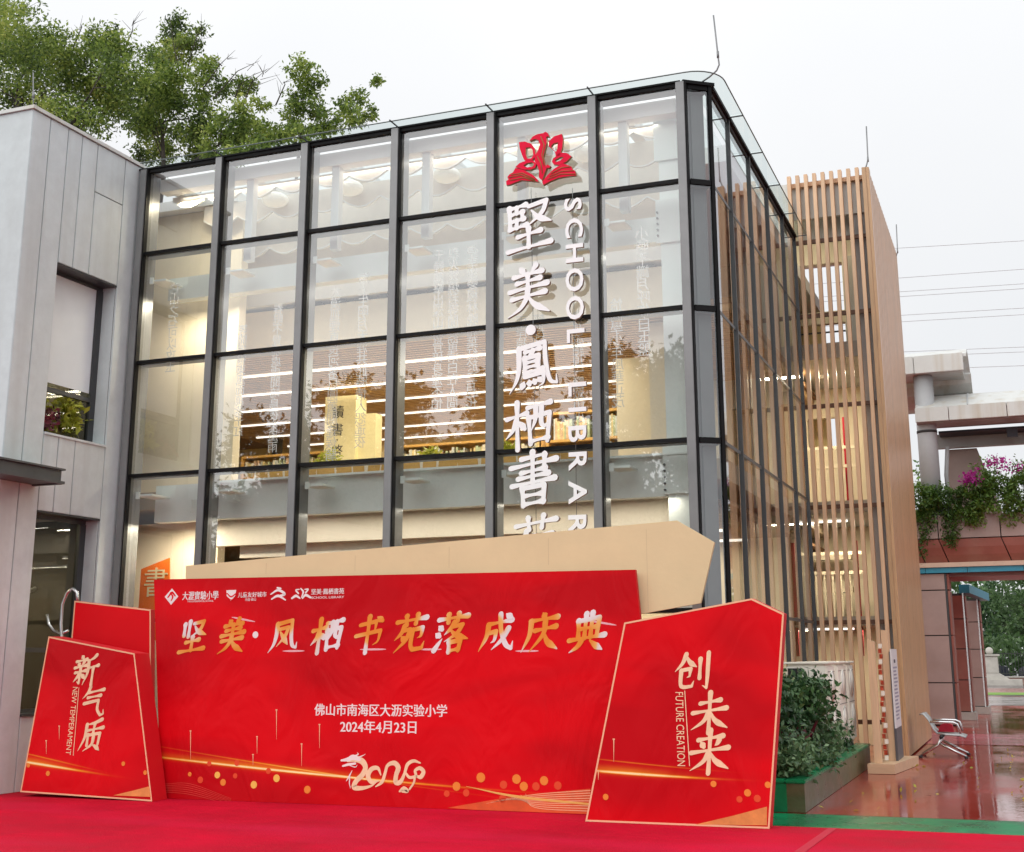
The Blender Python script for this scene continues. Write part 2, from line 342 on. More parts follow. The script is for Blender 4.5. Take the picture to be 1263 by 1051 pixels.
def tube_data(pts, rad, seg=8, cap=True):
    pts = [Vector(p) for p in pts]; n = len(pts); V, Fc = [], []
    rr = rad if isinstance(rad, (list, tuple)) else [rad] * n; up = None
    for i, p in enumerate(pts):
        t = (pts[min(i + 1, n - 1)] - pts[max(i - 1, 0)]).normalized()
        if up is None: up = Vector((0, 0, 1)) if abs(t.z) < .9 else Vector((1, 0, 0))
        a = t.cross(up).normalized(); up = a.cross(t).normalized()
        for k in range(seg): q = 2 * pi * k / seg; V.append(p + (a * cos(q) + up * sin(q)) * rr[i])
    for i in range(n - 1):
        for k in range(seg): Fc.append((i * seg + k, i * seg + (k + 1) % seg, (i + 1) * seg + (k + 1) % seg, (i + 1) * seg + k))
    if cap: Fc += [tuple(range(seg))[::-1], tuple((n - 1) * seg + k for k in range(seg))]
    return V, Fc
def tube(name, pts, rad, m, parent=None, seg=8, kind=None):
    V, Fc = tube_data(pts, rad, seg); return link(name, mesh(name, V, Fc, m, True), parent, kind=kind)
def merge(lst):
    V, Fc = [], []
    for v, f in lst: b = len(V); V += list(v); Fc += [tuple(b + i for i in q) for q in f]
    return V, Fc
def text_mesh(s, mirror=False, off=0.0):
    c = bpy.data.curves.new('t', 'FONT'); c.body = s; c.align_x = 'CENTER'; c.align_y = 'CENTER'; c.resolution_u = 3; c.offset = off
    o = bpy.data.objects.new('t', c); COL.objects.link(o); dg = bpy.context.evaluated_depsgraph_get(); dg.update()
    me = bpy.data.meshes.new_from_object(o.evaluated_get(dg)); bpy.data.objects.remove(o)
    V = np.array([v.co[:] for v in me.vertices]).reshape(-1, 3); Fc = [tuple(p.vertices) for p in me.polygons]
    if len(V):
        V[:, 0] -= (V[:, 0].max() + V[:, 0].min()) / 2; V[:, 1] -= (V[:, 1].max() + V[:, 1].min()) / 2
        if mirror: V[:, 0] *= -1
    return V, Fc
def solid(V2, Fc, depth):
    """extrude a flat fan of faces given in (x, z) to depth along +y (front at y=0)"""
    n = len(V2); V = [(x, 0, z) for x, z in V2] + [(x, depth, z) for x, z in V2]
    cnt = {}
    for f in Fc:
        for i in range(len(f)): e = (f[i], f[(i + 1) % len(f)]); cnt[e] = 1
    S = [(a, b, b + n, a + n) for a, b in cnt if (b, a) not in cnt]
    return V, [tuple(f) for f in Fc] + [tuple(i + n for i in f[::-1]) for f in Fc] + S, len(Fc)

# ---- brush lettering: strokes on a 100 x 100 grid (y down), letter = stroke kind
PROF = {'h': (.95, .52, .55, 1.15), 's': (1.15, .72, .74, .95), 'p': (1.1, .95, .7, .12), 'n': (.35, .8, 1.25, .25),
        'd': (.25, .9, 1.15, .7), 'z': (.85, .75, .95, .8, .75), 'g': (1.0, .8, .85, .95, .15), 'q': (.8, .75, .95, .7, .12)}
GL = {
'美': 'd34,3 42,13|p66,2 62,8 57,14|h22,20 78,15|h28,33 74,28|h14,47 88,40|s50,18 50,46|h18,62 84,56|p50,46 47,64 34,82 10,96|n50,60 64,78 92,95',
'堅': 's11,8 13,50|h12,10 44,6|h14,22 38,19|s37,20 38,34|h14,36 40,33|s26,10 26,20|s26,35 26,49|h12,51 46,46|q50,11 86,5 76,28 44,52|n56,20 70,36 95,47|h28,68 74,62|s50,54 50,91|h8,94 94,87',
'坚': 's16,12 17,46|s33,5 33,50|q48,12 82,7 72,31 42,51|n52,20 66,36 95,48|h28,67 73,61|s50,52 50,91|h8,94 94,88',
'鳳': 'p22,10 22,48 17,72 3,95|g22,11 74,4 76,42 84,78 98,86 97,70|h35,19 64,15|p50,18 46,25 40,30|s34,30 34,66|z34,31 62,28 61,50|h36,40 60,38|h36,49 60,47|h34,59 70,55|q34,67 72,62 71,82 62,88|d33,76 28,87|d43,74 44,83|d52,73 55,81|d61,71 66,78',
'凤': 'p24,12 24,48 19,72 4,94|g24,13 72,5 74,42 82,76 96,86 97,70|q34,28 62,24 54,50 30,78|n36,36 50,54 66,74',
'栖': 'h5,34 46,27|s26,4 27,96|p25,38 18,56 3,73|d31,42 42,57|h48,17 95,11|s50,36 54,88|z50,37 93,31 88,86|p65,15 64,40 56,62|g77,14 76,48 82,57 89,50|h54,83 89,79',
'書': 'h28,12 74,7 74,7|s73,8 72,34|h8,26 95,18|h28,37 74,32|s50,1 50,57|h22,47 80,42|h10,59 92,52|s30,64 32,96|z30,65 72,62 70,94|h33,79 69,77|h33,94 70,91',
'书': 'q20,22 68,15 67,38 60,42|q10,51 84,41 80,68 66,78|s46,1 46,98|d70,4 86,15',
'苑': 'h8,17 92,10|s34,3 36,26|s66,1 62,24|p31,28 24,46 6,64|q28,41 48,37 38,66 8,96|d25,55 37,67|q57,40 84,36 82,56 72,62|g56,40 55,78 62,91 88,89 93,72',
'落': 'h10,12 90,7|s36,1 37,20|s64,0 62,18|d12,28 22,37|d6,46 17,54|p6,88 14,76 25,60|p55,21 46,36 30,51|q50,32 78,28 64,50 32,68|n46,40 64,54 96,65|s46,70 48,95|z46,71 77,67 74,93|h49,92 73,89',
'成': 'h24,27 86,20|p25,28 22,58 5,92|q26,49 47,45 45,66 36,73|g54,3 60,42 76,78 93,91 95,73|p80,40 66,66 40,90|d70,4 84,14',
'庆': 'd50,1 57,11|h20,19 90,13|p22,19 20,54 3,93|h34,43 88,36|p59,22 56,54 24,94|n58,48 70,72 97,91',
'典': 's25,20 28,62|z25,21 79,15 76,60|s44,4 44,64|s60,2 60,62|h28,41 76,37|h5,67 97,59|p37,71 28,84 8,97|n60,70 74,82 94,95',
'新': 'd26,1 33,9|h8,19 48,14|d16,23 21,31|p39,20 36,26 31,31|h4,39 52,33|h8,55 50,50|g28,36 28,70 28,90 19,84|p26,56 18,70 5,84|d34,60 46,73|p86,3 76,12 57,20|p58,20 58,58 43,96|h60,43 98,37|s79,42 79,99',
'气': 'p31,1 24,18 5,37|h28,19 86,12|h26,35 76,30|g14,53 70,45 70,74 84,93 96,90 94,76',
'质': 'p82,3 56,12 25,17|p27,16 24,56 5,95|h28,35 90,28|s57,14 54,45|s36,48 36,80|z36,49 81,45 78,79|p58,55 54,78 24,97|n58,79 72,86 86,97',
'创': 'p31,3 22,26 3,46|n30,5 42,24 60,37|q20,44 45,41 43,60 36,63|g20,44 20,78 28,87 50,86 55,73|s70,18 70,67|g91,3 91,60 90,93 79,86',
'未': 'h26,27 76,21|h8,49 92,41|s50,2 50,99|p48,48 36,70 6,89|n52,48 66,70 96,88',
'来': 'h22,23 80,16|d28,28 36,39|p72,24 68,32 62,37|h6,51 94,43|s50,2 50,99|p48,52 36,72 6,91|n52,52 66,72 96,90',
'艹': 'h8,20 92,12|s34,3 36,30|s66,1 62,28',
}
def stroke(pts, wd):
    P = [np.array(p, float) for p in pts]
    n = len(P); S = []
    ex = [2 * P[0] - P[1]] + P + [2 * P[-1] - P[-2]]
    for i in range(n - 1):
        a, b, c, d = ex[i:i + 4]
        for k in range(7):
            t = k / 7; S.append(.5 * (2 * b + (c - a) * t + (2 * a - 5 * b + 4 * c - d) * t * t + (3 * b - a - 3 * c + d) * t ** 3) * (1 if n > 2 else 1))
    S.append(P[-1]); S = np.array(S); T = np.gradient(S, axis=0); T /= np.linalg.norm(T, axis=1)[:, None] + 1e-9
    Nn = np.stack([-T[:, 1], T[:, 0]], 1); tt = np.linspace(0, 1, len(S)); W = np.interp(tt, np.linspace(0, 1, len(wd)), wd)
    A = S + Nn * W[:, None]; B = S - Nn * W[:, None]
    # rounded ends
    V = list(A) + list(B); m = len(S); Fc = [(i, i + 1, m + i + 1, m + i) for i in range(m - 1)]
    for (c, t, nn, wv, ia, ib) in ((S[-1], T[-1], Nn[-1], W[-1], m - 1, 2 * m - 1), (S[0], -T[0], -Nn[0], W[0], m, 0)):
        ids = [ia]
        for k in range(1, 4): q = pi / 2 - pi * k / 4; V.append(c + nn * wv * sin(q) + t * wv * cos(q)); ids.append(len(V) - 1)
        Fc.append(tuple(ids + [ib]))
    return V, [f[::-1] for f in Fc]
def brush(ch, wt=4.6, jit=1.0):
    """list of (V2, faces) per stroke, unit square, y up, centred"""
    res = []
    for st in GL[ch].split('|'):
        k, body = st[0], st[1:]; pts = [tuple(map(float, p.split(','))) for p in body.split()]
        wd = [x * wt * (1.15 if k == 'd' else 1) for x in PROF[k]]
        segs = []
        if k in 'zqg' and len(pts) >= 3:      # a folded stroke is laid down as overlapping single strokes
            L = [0]
            for a, b in zip(pts, pts[1:]): L.append(L[-1] + math.dist(a, b))
            wf = lambda q: float(np.interp(q / L[-1], np.linspace(0, 1, len(wd)), wd)); cur = [0]
            for i in range(1, len(pts)):
                cur.append(i)
                if i < len(pts) - 1:
                    a, b, c = map(np.array, pts[i - 1:i + 2]); co = np.dot(a - b, c - b) / (np.linalg.norm(a - b) * np.linalg.norm(c - b))
                    if co > -.55: segs.append(cur); cur = [i]
            segs.append(cur); segs = [([pts[q] for q in sg_], [wf(L[q]) for q in sg_]) for sg_ in segs]
        else: segs = [(pts, wd)]
        for pp_, ww_ in segs:
            V, Fc = stroke(pp_, ww_)
            V = [((v[0] - 50) / 100 + 0.0, (50 - v[1]) / 100 + (v[0] - 50) * .0007) for v in V]; Fc = [f[::-1] for f in Fc]
            res.append((V, Fc))
    return res
def brush_char(name, ch, c, size, depth, m, parent, wt=4.6, side=None, shear=0.):
    """c = centre on a plane y = const, facing -y"""
    allv, allf, mi = [], [], []
    for i, (V, Fc) in enumerate(brush(ch, wt)):
        V = [(x * size + y * size * shear, y * size) for x, y in V]; vv, ff, nf = solid(V, Fc, depth + i * .0004)
        b = len(allv); o = -.0004 * i
        allv += [(c[0] + x, c[1] + y + o, c[2] + z) for x, y, z in vv]; allf += [tuple(b + j for j in f) for f in ff]; mi += [0] * nf + [1 if side else 0] * (len(ff) - nf)
    me = mesh(name, allv, allf, m)
    if side: me.materials.append(M[side]); me.polygons.foreach_set('material_index', mi)
    return link(name, me, parent)
def flat_text(name, s, c, h, m, parent, rot=0., bold=0., depth=.002, sx=1., mirror=False, off=0., side=None, vertical=False, gap=1.12, facing='-y', kind=None):
    """printed text; h = glyph height in metres; rot in degrees (clockwise) in the plane facing -y (or +x)"""
    items = []
    if vertical:
        for i, ch in enumerate(s):
            if ch == ' ': continue
            V, Fc = text_mesh(ch, mirror, off); items.append((V * (1, 1, 1), Fc, 0, -i * gap))
    else: V, Fc = text_mesh(s, mirror, off); items.append((V, Fc, 0, 0))
    allv, allf, mi = [], [], []; r = -RAD(rot)
    k0 = h / .8
    if bold: items = [(V + np.array((q * bold, r_ * bold, 0)), Fc, ox, oy) for V, Fc, ox, oy in items for q, r_ in ((-1, 0), (1, 0), (0, .6))]
    for it, (V, Fc, ox, oy) in enumerate(items):
        pts = [(v[0] * k0 * sx + ox * h, v[1] * k0 + oy * h) for v in V]; pts = [(x * cos(r) - y * sin(r), x * sin(r) + y * cos(r)) for x, y in pts]
        vv, ff, nf = solid(pts, Fc, depth); b = len(allv)
        if facing == '-y': allv += [(c[0] + x, c[1] + y - (it * .0002 if bold else 0), c[2] + z) for x, y, z in vv]
        else: allv += [(c[0] - y, c[1] + x, c[2] + z) for x, y, z in vv]
        allf += [tuple(b + j for j in f) for f in ff]; mi += [0] * nf + [1 if side else 0] * (len(ff) - nf)
    me = mesh(name, allv, allf, m)
    if side: me.materials.append(M[side]); me.polygons.foreach_set('material_index', mi)
    return link(name, me, parent, kind=kind)

# ---- foliage
def leaves(name, P, size, m, parent=None, kind=None, aspect=.45, droop=.0, seed=0):
    """P: (n,3) leaf positions; each leaf is two triangles folded on the midrib"""
    r = np.random.default_rng(seed + len(P)); n = len(P)
    d = r.normal(size=(n, 3)); d[:, 2] -= droop; d /= np.linalg.norm(d, axis=1)[:, None]
    u = r.normal(size=(n, 3)); u[:, 2] += .8; u -= (u * d).sum(1)[:, None] * d; u /= np.linalg.norm(u, axis=1)[:, None] + 1e-9
    s = np.cross(d, u); L = size * r.uniform(.65, 1.3, n)[:, None]
    a = P; b = P + d * L * .5 + s * L * aspect * .5 + u * L * .08; c = P + d * L; e = P + d * L * .5 - s * L * aspect * .5 + u * L * .08
    V = np.stack([a, b, c, e], 1).reshape(-1, 3).astype(np.float32)
    base = np.arange(n) * 4; Fi = np.stack([base, base + 1, base + 2, base, base + 2, base + 3], 1).reshape(-1).astype(np.int32)
    me = bpy.data.meshes.new(name); me.vertices.add(4 * n); me.vertices.foreach_set('co', V.ravel())
    me.loops.add(6 * n); me.loops.foreach_set('vertex_index', Fi); me.polygons.add(2 * n)
    me.polygons.foreach_set('loop_start', np.arange(2 * n, dtype=np.int32) * 3); me.update(calc_edges=True); me.materials.append(M[m])
    return link(name, me, parent, kind=kind)
def cluster(c, r, n, sub=9, fl=(1, 1, .8), seed=0, spread=.32):
    g = np.random.default_rng(seed); q = g.normal(size=(sub, 3)); q /= np.linalg.norm(q, axis=1)[:, None]; q *= (g.uniform(.15, 1, sub) ** .5)[:, None]
    cen = np.array(c) + q * r * np.array(fl); per = max(1, n // sub)
    P = np.repeat(cen, per, 0) + g.normal(size=(per * sub, 3)) * r * spread * np.array(fl) * .75
    return P, cen
def tree(name, label, base, blobs, n_per, leaf, m, cat='tree', group=None, tr=.22, limb=True, sub=10, spread=.3, seed=1, fork=.45):
    """blobs: (centre, radius) of leaf masses; limbs grow from the trunk to every mass and twigs to its clumps"""
    t = thing(name, label, cat, base, group); base = Vector(base)
    cz = sum(b[0][2] for b in blobs) / len(blobs); cx = sum(b[0][0] for b in blobs) / len(blobs); cy = sum(b[0][1] for b in blobs) / len(blobs)
    top = Vector((cx * .5 + base.x * .5, cy * .5 + base.y * .5, base.z + (cz - base.z) * .8)); r = random.Random(seed)
    tp = [base + (top - base) * k / 6 + Vector((r.uniform(-.15, .15), r.uniform(-.1, .1), 0)) * (k > 0) for k in range(7)]
    data = [tube_data(tp, [tr * (1 - .09 * k) for k in range(7)], 8)]; P = []
    nodes = [(p, tr * (1 - .09 * k)) for k, p in enumerate(tp)][2:]
    for i, (c, rad) in enumerate(sorted(blobs, key=lambda b: (Vector(b[0]) - top).length)):
        c = Vector(c); lo = [q for q in nodes if q[0].z < c.z + .2] or nodes
        s, rs = min(lo, key=lambda q: (q[0] - c).length + .25 * abs(q[0].z - (c.z - rad * 1.2)))
        mid = (s + c) / 2 + Vector((r.uniform(-.2, .2), r.uniform(-.2, .2), r.uniform(-.25, .1))) * rad
        r0 = min(rs * .7, tr * .5); rp = [r0, r0 * .7, r0 * .42]; data.append(tube_data([s, mid, c], rp, 6)); nodes += [(mid, rp[1]), (c, rp[2])]
        pp, cen = cluster(c, rad, int(n_per * (rad ** 1.6)), sub, seed=seed * 97 + i, spread=spread); P.append(pp)
        for q in cen: q = Vector(q); data.append(tube_data([mid + (c - mid) * r.uniform(.2, 1), (c + q) / 2 + Vector((0, 0, -.05)), q], [rp[2] * .6, rp[2] * .4, rp[2] * .12], 4, False))
    V, Fc = merge(data); link('trunk', mesh('trunk', V, Fc, 'bark', True), t)
    leaves('crown', np.concatenate(P), leaf, m, t, droop=.3, seed=seed); return t

# ================================================================== THE SETTING
def sheet(name, pts, z, m):
    me = mesh(name, [(x, y, z) for x, y in pts], [tuple(range(len(pts)))], m); o = link(name, me); o['kind'] = 'structure'; return o
sheet('ground', [(-400, -300), (400, -300), (400, 500), (-400, 500)], -.012, 'asphalt')
sheet('wet_court_floor', [(8.8, -.8), (60, -.8), (60, 40), (-30, 40), (-30, 12.4), (8.8, 12.4)], -.004, 'wet')
sheet('green_floor_strip', [(9.3, -1.93), (60, -1.93), (60, -.85), (9.3, -.85)], 0.0, 'green')
def carpet():
    nx, ny = 120, 60; V = []; x0, x1, y0, y1 = -6, 30, -26, .9
    for j in range(ny + 1):
        for i in range(nx + 1):
            x = x0 + (x1 - x0) * i / nx; y = y0 + (y1 - y0) * j / ny
            V.append((x, y, 0))
    return None
sheet('red_carpet', [(-8, -6.5), (16, -6.5), (16, -1.93), (9.3, -1.93), (9.3, .0), (-8, .0)], .004, 'carpet')
p0, p1 = at(985, 1051, 'z', .008), at(1025, 1022, 'z', .008)
sheet('painted_floor_line', [(p0.x - .04, p0.y), (p0.x + .05, p0.y), (p1.x + .05, -1.95), (p1.x - .03, -1.95)], .008, mat('deep red line', (.50, .0, .03), .6))
sheet('pink_court_stripe', [(9.9, 10.6), (60, 10.9), (60, 13.9), (9.9, 13.9)], 0.0, 'pink_stripe')
sheet('pale_road', [(-80, 30), (90, 30), (90, 39), (-80, 39)], 0.0, mat('pale wet paving', (.42, .36, .36), .18, 0, .2, .6, rvar=.1))
sheet('grass_verge', [(-80, 41.5), (90, 41.5), (90, 45), (-80, 45)], .0, 'grass')
sheet('red_path', [(-80, 45), (90, 45), (90, 52), (-80, 52)], .0, mat('faded red path', (.34, .15, .13), .3, 0, .2, .6, rvar=.1))

# ================================================================== GLASS LIBRARY
MX = [.108, 1.45, 2.90, 4.35, 5.80, 7.25, 8.4491]; XC, YC = 8.7595, .2235
TZ = [8.8373, 7.5262, 5.8565, 4.1857, 2.15, .35]; SY = [1.3422, 2.7571, 4.1857, 5.5962, 6.8473]
lib = thing('glass_library_building', 'two storey glass library with grey mullions behind the red event boards', 'building', (4.4, 3, 0))
for x in MX: box('mullion', x - .055, x + .055, -.10, .26, 0, TZ[0] + .02, 'alu', lib, .004)
for x in MX: box('mullion_gasket', x + .0555, x + .073, -.085, .0, 0, TZ[0] + .03, 'gasket', lib)
for i in range(6):
    for z in TZ[:5]: box('transom', MX[i] + .072, MX[i + 1] - .056, -.05, .05, z - .024, z + .024, 'gasket', lib)
    for z in TZ[:5]: box('transom_sill', MX[i] + .072, MX[i + 1] - .056, .0505, .20, z - .03, z + .02, 'alu', lib)
    for j in range(5): box('glass_pane', MX[i] + .072, MX[i + 1] - .056, -.012, .0, TZ[j + 1] + .025, TZ[j] - .025, 'glass', lib)
# roof edge cap along the front
box('roof_edge', .0, XC - .31, -.07, .06, TZ[0] + .026, TZ[0] + .05, 'gasket', lib)
# corner bay (a short splayed face)
dv = Vector((XC - MX[6], YC, 0)); ang = math.atan2(dv.y, dv.x); ln = dv.length; cu = dv.normalized(); cn = Vector((cu.y, -cu.x, 0))
def corner_box(name, a, b, d0, d1, z0, z1, m):
    """along the splay from a to b, from d0 to d1 in front (+) of its line"""
    o0 = Vector((MX[6], 0, 0)); q = [o0 + cu * a + cn * d0, o0 + cu * b + cn * d0, o0 + cu * b + cn * d1, o0 + cu * a + cn * d1]
    prism(name, [(p.x, p.y, z0) for p in q], (0, 0, z1 - z0), m, lib)
corner_box('corner_mullion', ln - .022, ln + .022, -.05, .04, 0, TZ[0] + .02, 'gasket')
corner_box('corner_roof_edge', .0, ln + .06, -.12, .06, TZ[0] + .022, TZ[0] + .065, 'gasket')
for j, z in enumerate(TZ[:5]): corner_box('corner_transom', .075, ln - .031, -.045, .03, z - .04, z + .03, 'gasket'); corner_box('corner_shelf', .075, ln - .031, -.3, -.046, z - .05, z - .02, 'alu')
for j in range(5): corner_box('corner_pane', .075, ln - .031, .0, .01, TZ[j + 1] + .031, TZ[j] - .041, 'glass_side')
corner_box('corner_column', .17, ln - .035, -.34, -.12, 0, TZ[0], mat('grey corner column', (.20, .205, .21), .6, 0, .08, 4, .1, 60))
# side face looking over the court
SYs = [YC + .06] + SY
for k, y in enumerate(SY): box('side_mullion', XC - .035, XC + .03, y - .02, y + .02, 0, TZ[0] + .03, 'dark_frame', lib, .003)
for k in range(5):
    a, b = SYs[k] + .021, SYs[k + 1] - .021
    for z in TZ[:5]: box('side_transom', XC - .05, XC + .004, a, b, z - .022, z + .022, 'dark_frame', lib)
    for j in range(5): box('side_pane', XC - .012, XC, a, b, TZ[j + 1] + .023, TZ[j] - .023, 'glass_side', lib)
    box('side_roof_edge', XC - .1, XC + .05, a, b, TZ[0] + .024, TZ[0] + .07, 'gasket', lib)
for y in SY: box('eave_bracket', XC - .28, XC + .23, y - .008, y + .008, 8.885, 8.90, 'dark_frame', lib)
for x in MX[1:6]: box('eave_bracket', x - .008, x + .008, -.26, .3, 8.905, 8.92, 'dark_frame', lib)
# glass eave sheets round the top
ZE = 8.925; XO, YO = XC + .215, -.20
for i in range(5): prism('eave_glass', [(MX[i] + .01 if i else .12, YO, ZE), (MX[i + 1] - .01, YO, ZE), (MX[i + 1] - .01, .26, ZE), (MX[i] + .01 if i else .12, .26, ZE)], (0, 0, -.012), 'glass_eave', lib)
arc = [(XO - .42 + .42 * cos(a), YO + .42 - .42 * sin(a), ZE) for a in [pi / 2 * k / 8 for k in range(8, -1, -1)]]
prism('eave_glass', [(MX[5] + .01, YO, ZE)] + arc + [(XO, SY[0] - .01, ZE), (XC - .22, SY[0] - .01, ZE), (XC - .22, .26, ZE), (MX[5] + .01, .26, ZE)], (0, 0, -.012), 'glass_eave', lib)
for k in range(4): prism('eave_glass', [(XC - .22, SY[k] + .01, ZE), (XO, SY[k] + .01, ZE), (XO, SY[k + 1] - .01, ZE), (XC - .22, SY[k + 1] - .01, ZE)], (0, 0, -.012), 'glass_eave', lib)
edge = [(.12, YO, ZE - .006), (MX[5], YO, ZE - .006)] + [(a[0], a[1], ZE - .006) for a in arc] + [(XO, SY[4], ZE - .006)]
tube('eave_glass_edge', edge, .009, mat('green glass edge', (.10, .13, .12), .3), lib, 5)
# steel behind the glass
box('floor_beam', 1.18, 8.30, .55, .72, 3.58, 4.12, 'steel_white', lib)
box('floor_beam', .15, 1.18, .62, .80, 3.58, 4.12, 'steel_white', lib)
box('floor_beam_flange', 1.18, 8.30, .47, .549, 4.09, 4.12, 'steel_white', lib)
box('upper_beam', .15, 8.30, .62, .80, 6.97, 7.32, 'steel_white', lib)
box('steel_column', 7.98, 8.26, .52, .80, 0, 8.62, 'steel_white', lib)
for z in (3.9, 7.2, 8.35): box('column_flange', 7.93, 8.30, .48, .519, z - .3, z + .3, 'steel_white', lib)
for z0 in (3.65, 7.0):
    for k in range(5): tube('bolt', [(7.955, .45, z0 + .08 * k), (7.955, .479, z0 + .08 * k)], .014, 'alu', lib, 6)
for x in MX[:6]:
    for z in (3.92, 7.14): box('glass_bracket', x + .09, x + .36, .12, .46 if x > 1 else .55, z - .016, z + .016, 'steel_white', lib, .006); box('bracket_plate', x + .09, x + .15, .10, .119, z - .05, z + .05, 'steel_white', lib)
for x in MX[1:6]: box('roof_post', x + .24, x + .36, .30, .42, 7.34, 8.60, 'white', lib)
box('roof_beam', .15, 8.3, .25, .45, 8.60, 8.80, 'white', lib)
# floors, roof, walls
box('upper_floor', -7.9, 8.66, .801, 11, 3.8, 4.06, 'floor_in', lib)
box('ground_floor_slab', -7.9, 8.66, .16, 11, 0, .05, 'floor_in', lib)
box('roof_slab', -7.9, 8.60, 2.05, 11, 8.55, 8.80, 'white', lib)
for x in (.25, 1.7, 3.15, 4.6, 6.05, 7.5): box('roof_rafter', x, x + .16, .46, 2.04, 8.62, 8.80, 'white', lib)
for i, (a, b) in enumerate(((.41, 1.69), (1.86, 3.14), (3.31, 4.59), (4.76, 6.04), (6.21, 7.49), (7.66, 8.55))): box('skylight_pane', a, b, .46, 2.04, 8.74, 8.755, 'glass_eave', lib)
box('roof_slab', -2, 1.12, .9, 2.04, 8.56, 8.72, 'white', lib); box('inner_wall', -7.9, 1.12, 1.1, 1.28, 4.1, 8.555, 'beige_wall', lib)
box('inner_wall', -7.9, .95, 1.1, 1.28, .05, 3.62, 'beige_wall', lib)
box('back_wall', -7.9, 8.66, 10.9, 11.0, .05, 8.54, mat('yellow plaster', (.80, .66, .36), .8, 0, .05, 1), lib)
box('side_wall', -8.0, -7.9, 1.3, 10.9, .05, 8.54, 'beige_wall', lib)
box('bulkhead', -2, 7.9, 2.0, 2.2, 7.17, 7.95, 'white', lib)
box('bulkhead_fascia', -2, 7.9, 2.1, 2.3, 6.42, 7.10, 'cream_wall', lib)
boxes('air_slot', [(1.3 + .42 * k, 1.58 + .42 * k, 2.07, 2.2, 7.11, 7.135) for k in range(15)], 'black', lib)
box('atrium_wall', -2, 7.9, 2.25, 2.4, 7.96, 8.54, 'baffle', lib)
box('ceiling_board', -7.9, 8.55, 2.31, 10.9, 6.52, 6.6, mat('ceiling backing', (.22, .12, .06), .8), lib)
for k in range(62): box('ceiling_slat', -4, 8.5, 2.34 + .135 * k, 2.40 + .135 * k, 6.42, 6.515, 'wood_slat', lib)
for k, y in enumerate((3.5, 4.9, 6.25, 7.6, 8.95, 10.25)): box('ceiling_light', -3.6 + .0 * k, 6.2, y - .024, y + .024, 6.385, 6.415, 'led', lib)
# ground floor ceiling
box('lower_bulkhead', .96, 8.2, .85, 1.0, 3.22, 3.60, 'cream_wall', lib)
box('lower_bulkhead_step', 1.4, 8.2, 1.001, 1.15, 3.05, 3.35, 'cream_wall', lib)
box('lower_ceiling', -7.9, 8.55, 1.3, 10.9, 3.55, 3.6, mat('ceiling backing', (.2, .1, .05)), lib)
for k in range(20): box('lower_ceiling_slat', 1.2, 8.4, 1.4 + .2 * k, 1.50 + .2 * k, 3.44, 3.545, 'wood_slat', lib)
for y in (1.9, 3.6, 5.3, 7.0): box('lower_ceiling_light', 1.6, 8.0, y - .03, y + .03, 3.40, 3.435, 'led', lib)
box('lower_back_wall', 1.0, 8.5, 6.0, 6.1, .05, 3.5, 'beige_wall', lib)
# end piers inside, right bays
box('inner_pier', 6.05, 6.62, 5.6, 6.1, 4.1, 6.41, 'beige_wall', lib)
box('inner_pier', 6.45, 7.55, 3.4, 3.7, 4.1, 6.1, 'beige_wall', lib)
box('stair_wall', 7.2, 8.0, 2.6, 2.8, 4.1, 6.41, 'cream_wall', lib)
# wavy hanging baffles
def scallop(y, zt, zb, x0, x1, per, amp, ph):
    xs = np.linspace(x0, x1, int((x1 - x0) * 40)); lo = [zb + amp * (1 - abs(math.sin(pi * ((x - ph) / per)))) for x in xs]
    n = len(xs); V = [(x, y, zt) for x in xs] + [(x, y, z) for x, z in zip(xs, lo)] + [(x, y + .03, zt) for x in xs] + [(x, y + .03, z) for x, z in zip(xs, lo)]; Fc = []
    for i in range(n - 1):
        Fc += [(i, i + n, i + n + 1, i + 1), (i + 2 * n, i + 1 + 2 * n, i + 3 * n + 1, i + 3 * n), (i + n, i + 3 * n, i + 3 * n + 1, i + n + 1), (i, i + 1, i + 2 * n + 1, i + 2 * n)]
    Fc += [(0, 2 * n, 3 * n, n), (n - 1, 2 * n - 1, 4 * n - 1, 3 * n - 1)]
    bf = link('wavy_baffle', mesh('wavy_baffle', V, Fc, 'baffle'), lib)
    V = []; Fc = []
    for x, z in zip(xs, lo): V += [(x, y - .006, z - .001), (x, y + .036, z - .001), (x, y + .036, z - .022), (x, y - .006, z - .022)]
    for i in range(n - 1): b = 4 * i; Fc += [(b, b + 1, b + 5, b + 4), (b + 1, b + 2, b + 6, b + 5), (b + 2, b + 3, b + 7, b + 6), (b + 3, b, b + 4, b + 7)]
    link('baffle_edge_highlight', mesh('baffle_edge_highlight', V, Fc, 'white'), bf)  # white strip paints the bright highlight along the scalloped edge
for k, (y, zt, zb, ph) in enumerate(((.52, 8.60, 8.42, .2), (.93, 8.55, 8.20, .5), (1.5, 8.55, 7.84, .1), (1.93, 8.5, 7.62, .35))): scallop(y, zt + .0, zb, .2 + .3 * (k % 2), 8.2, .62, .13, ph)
for x, y in ((1.9, .75), (3.2, .72), (4.75, .78), (6.9, .75)):
    bm = bmesh.new(); bmesh.ops.create_uvsphere(bm, u_segments=20, v_segments=10, radius=.2); bmesh.ops.scale(bm, vec=(1, 1, .55), verts=bm.verts); me = bpy.data.meshes.new('globe_lamp'); bm.to_mesh(me); bm.free(); me.materials.append(M['led2']); link('globe_lamp', me, lib, (x, y, 8.42))

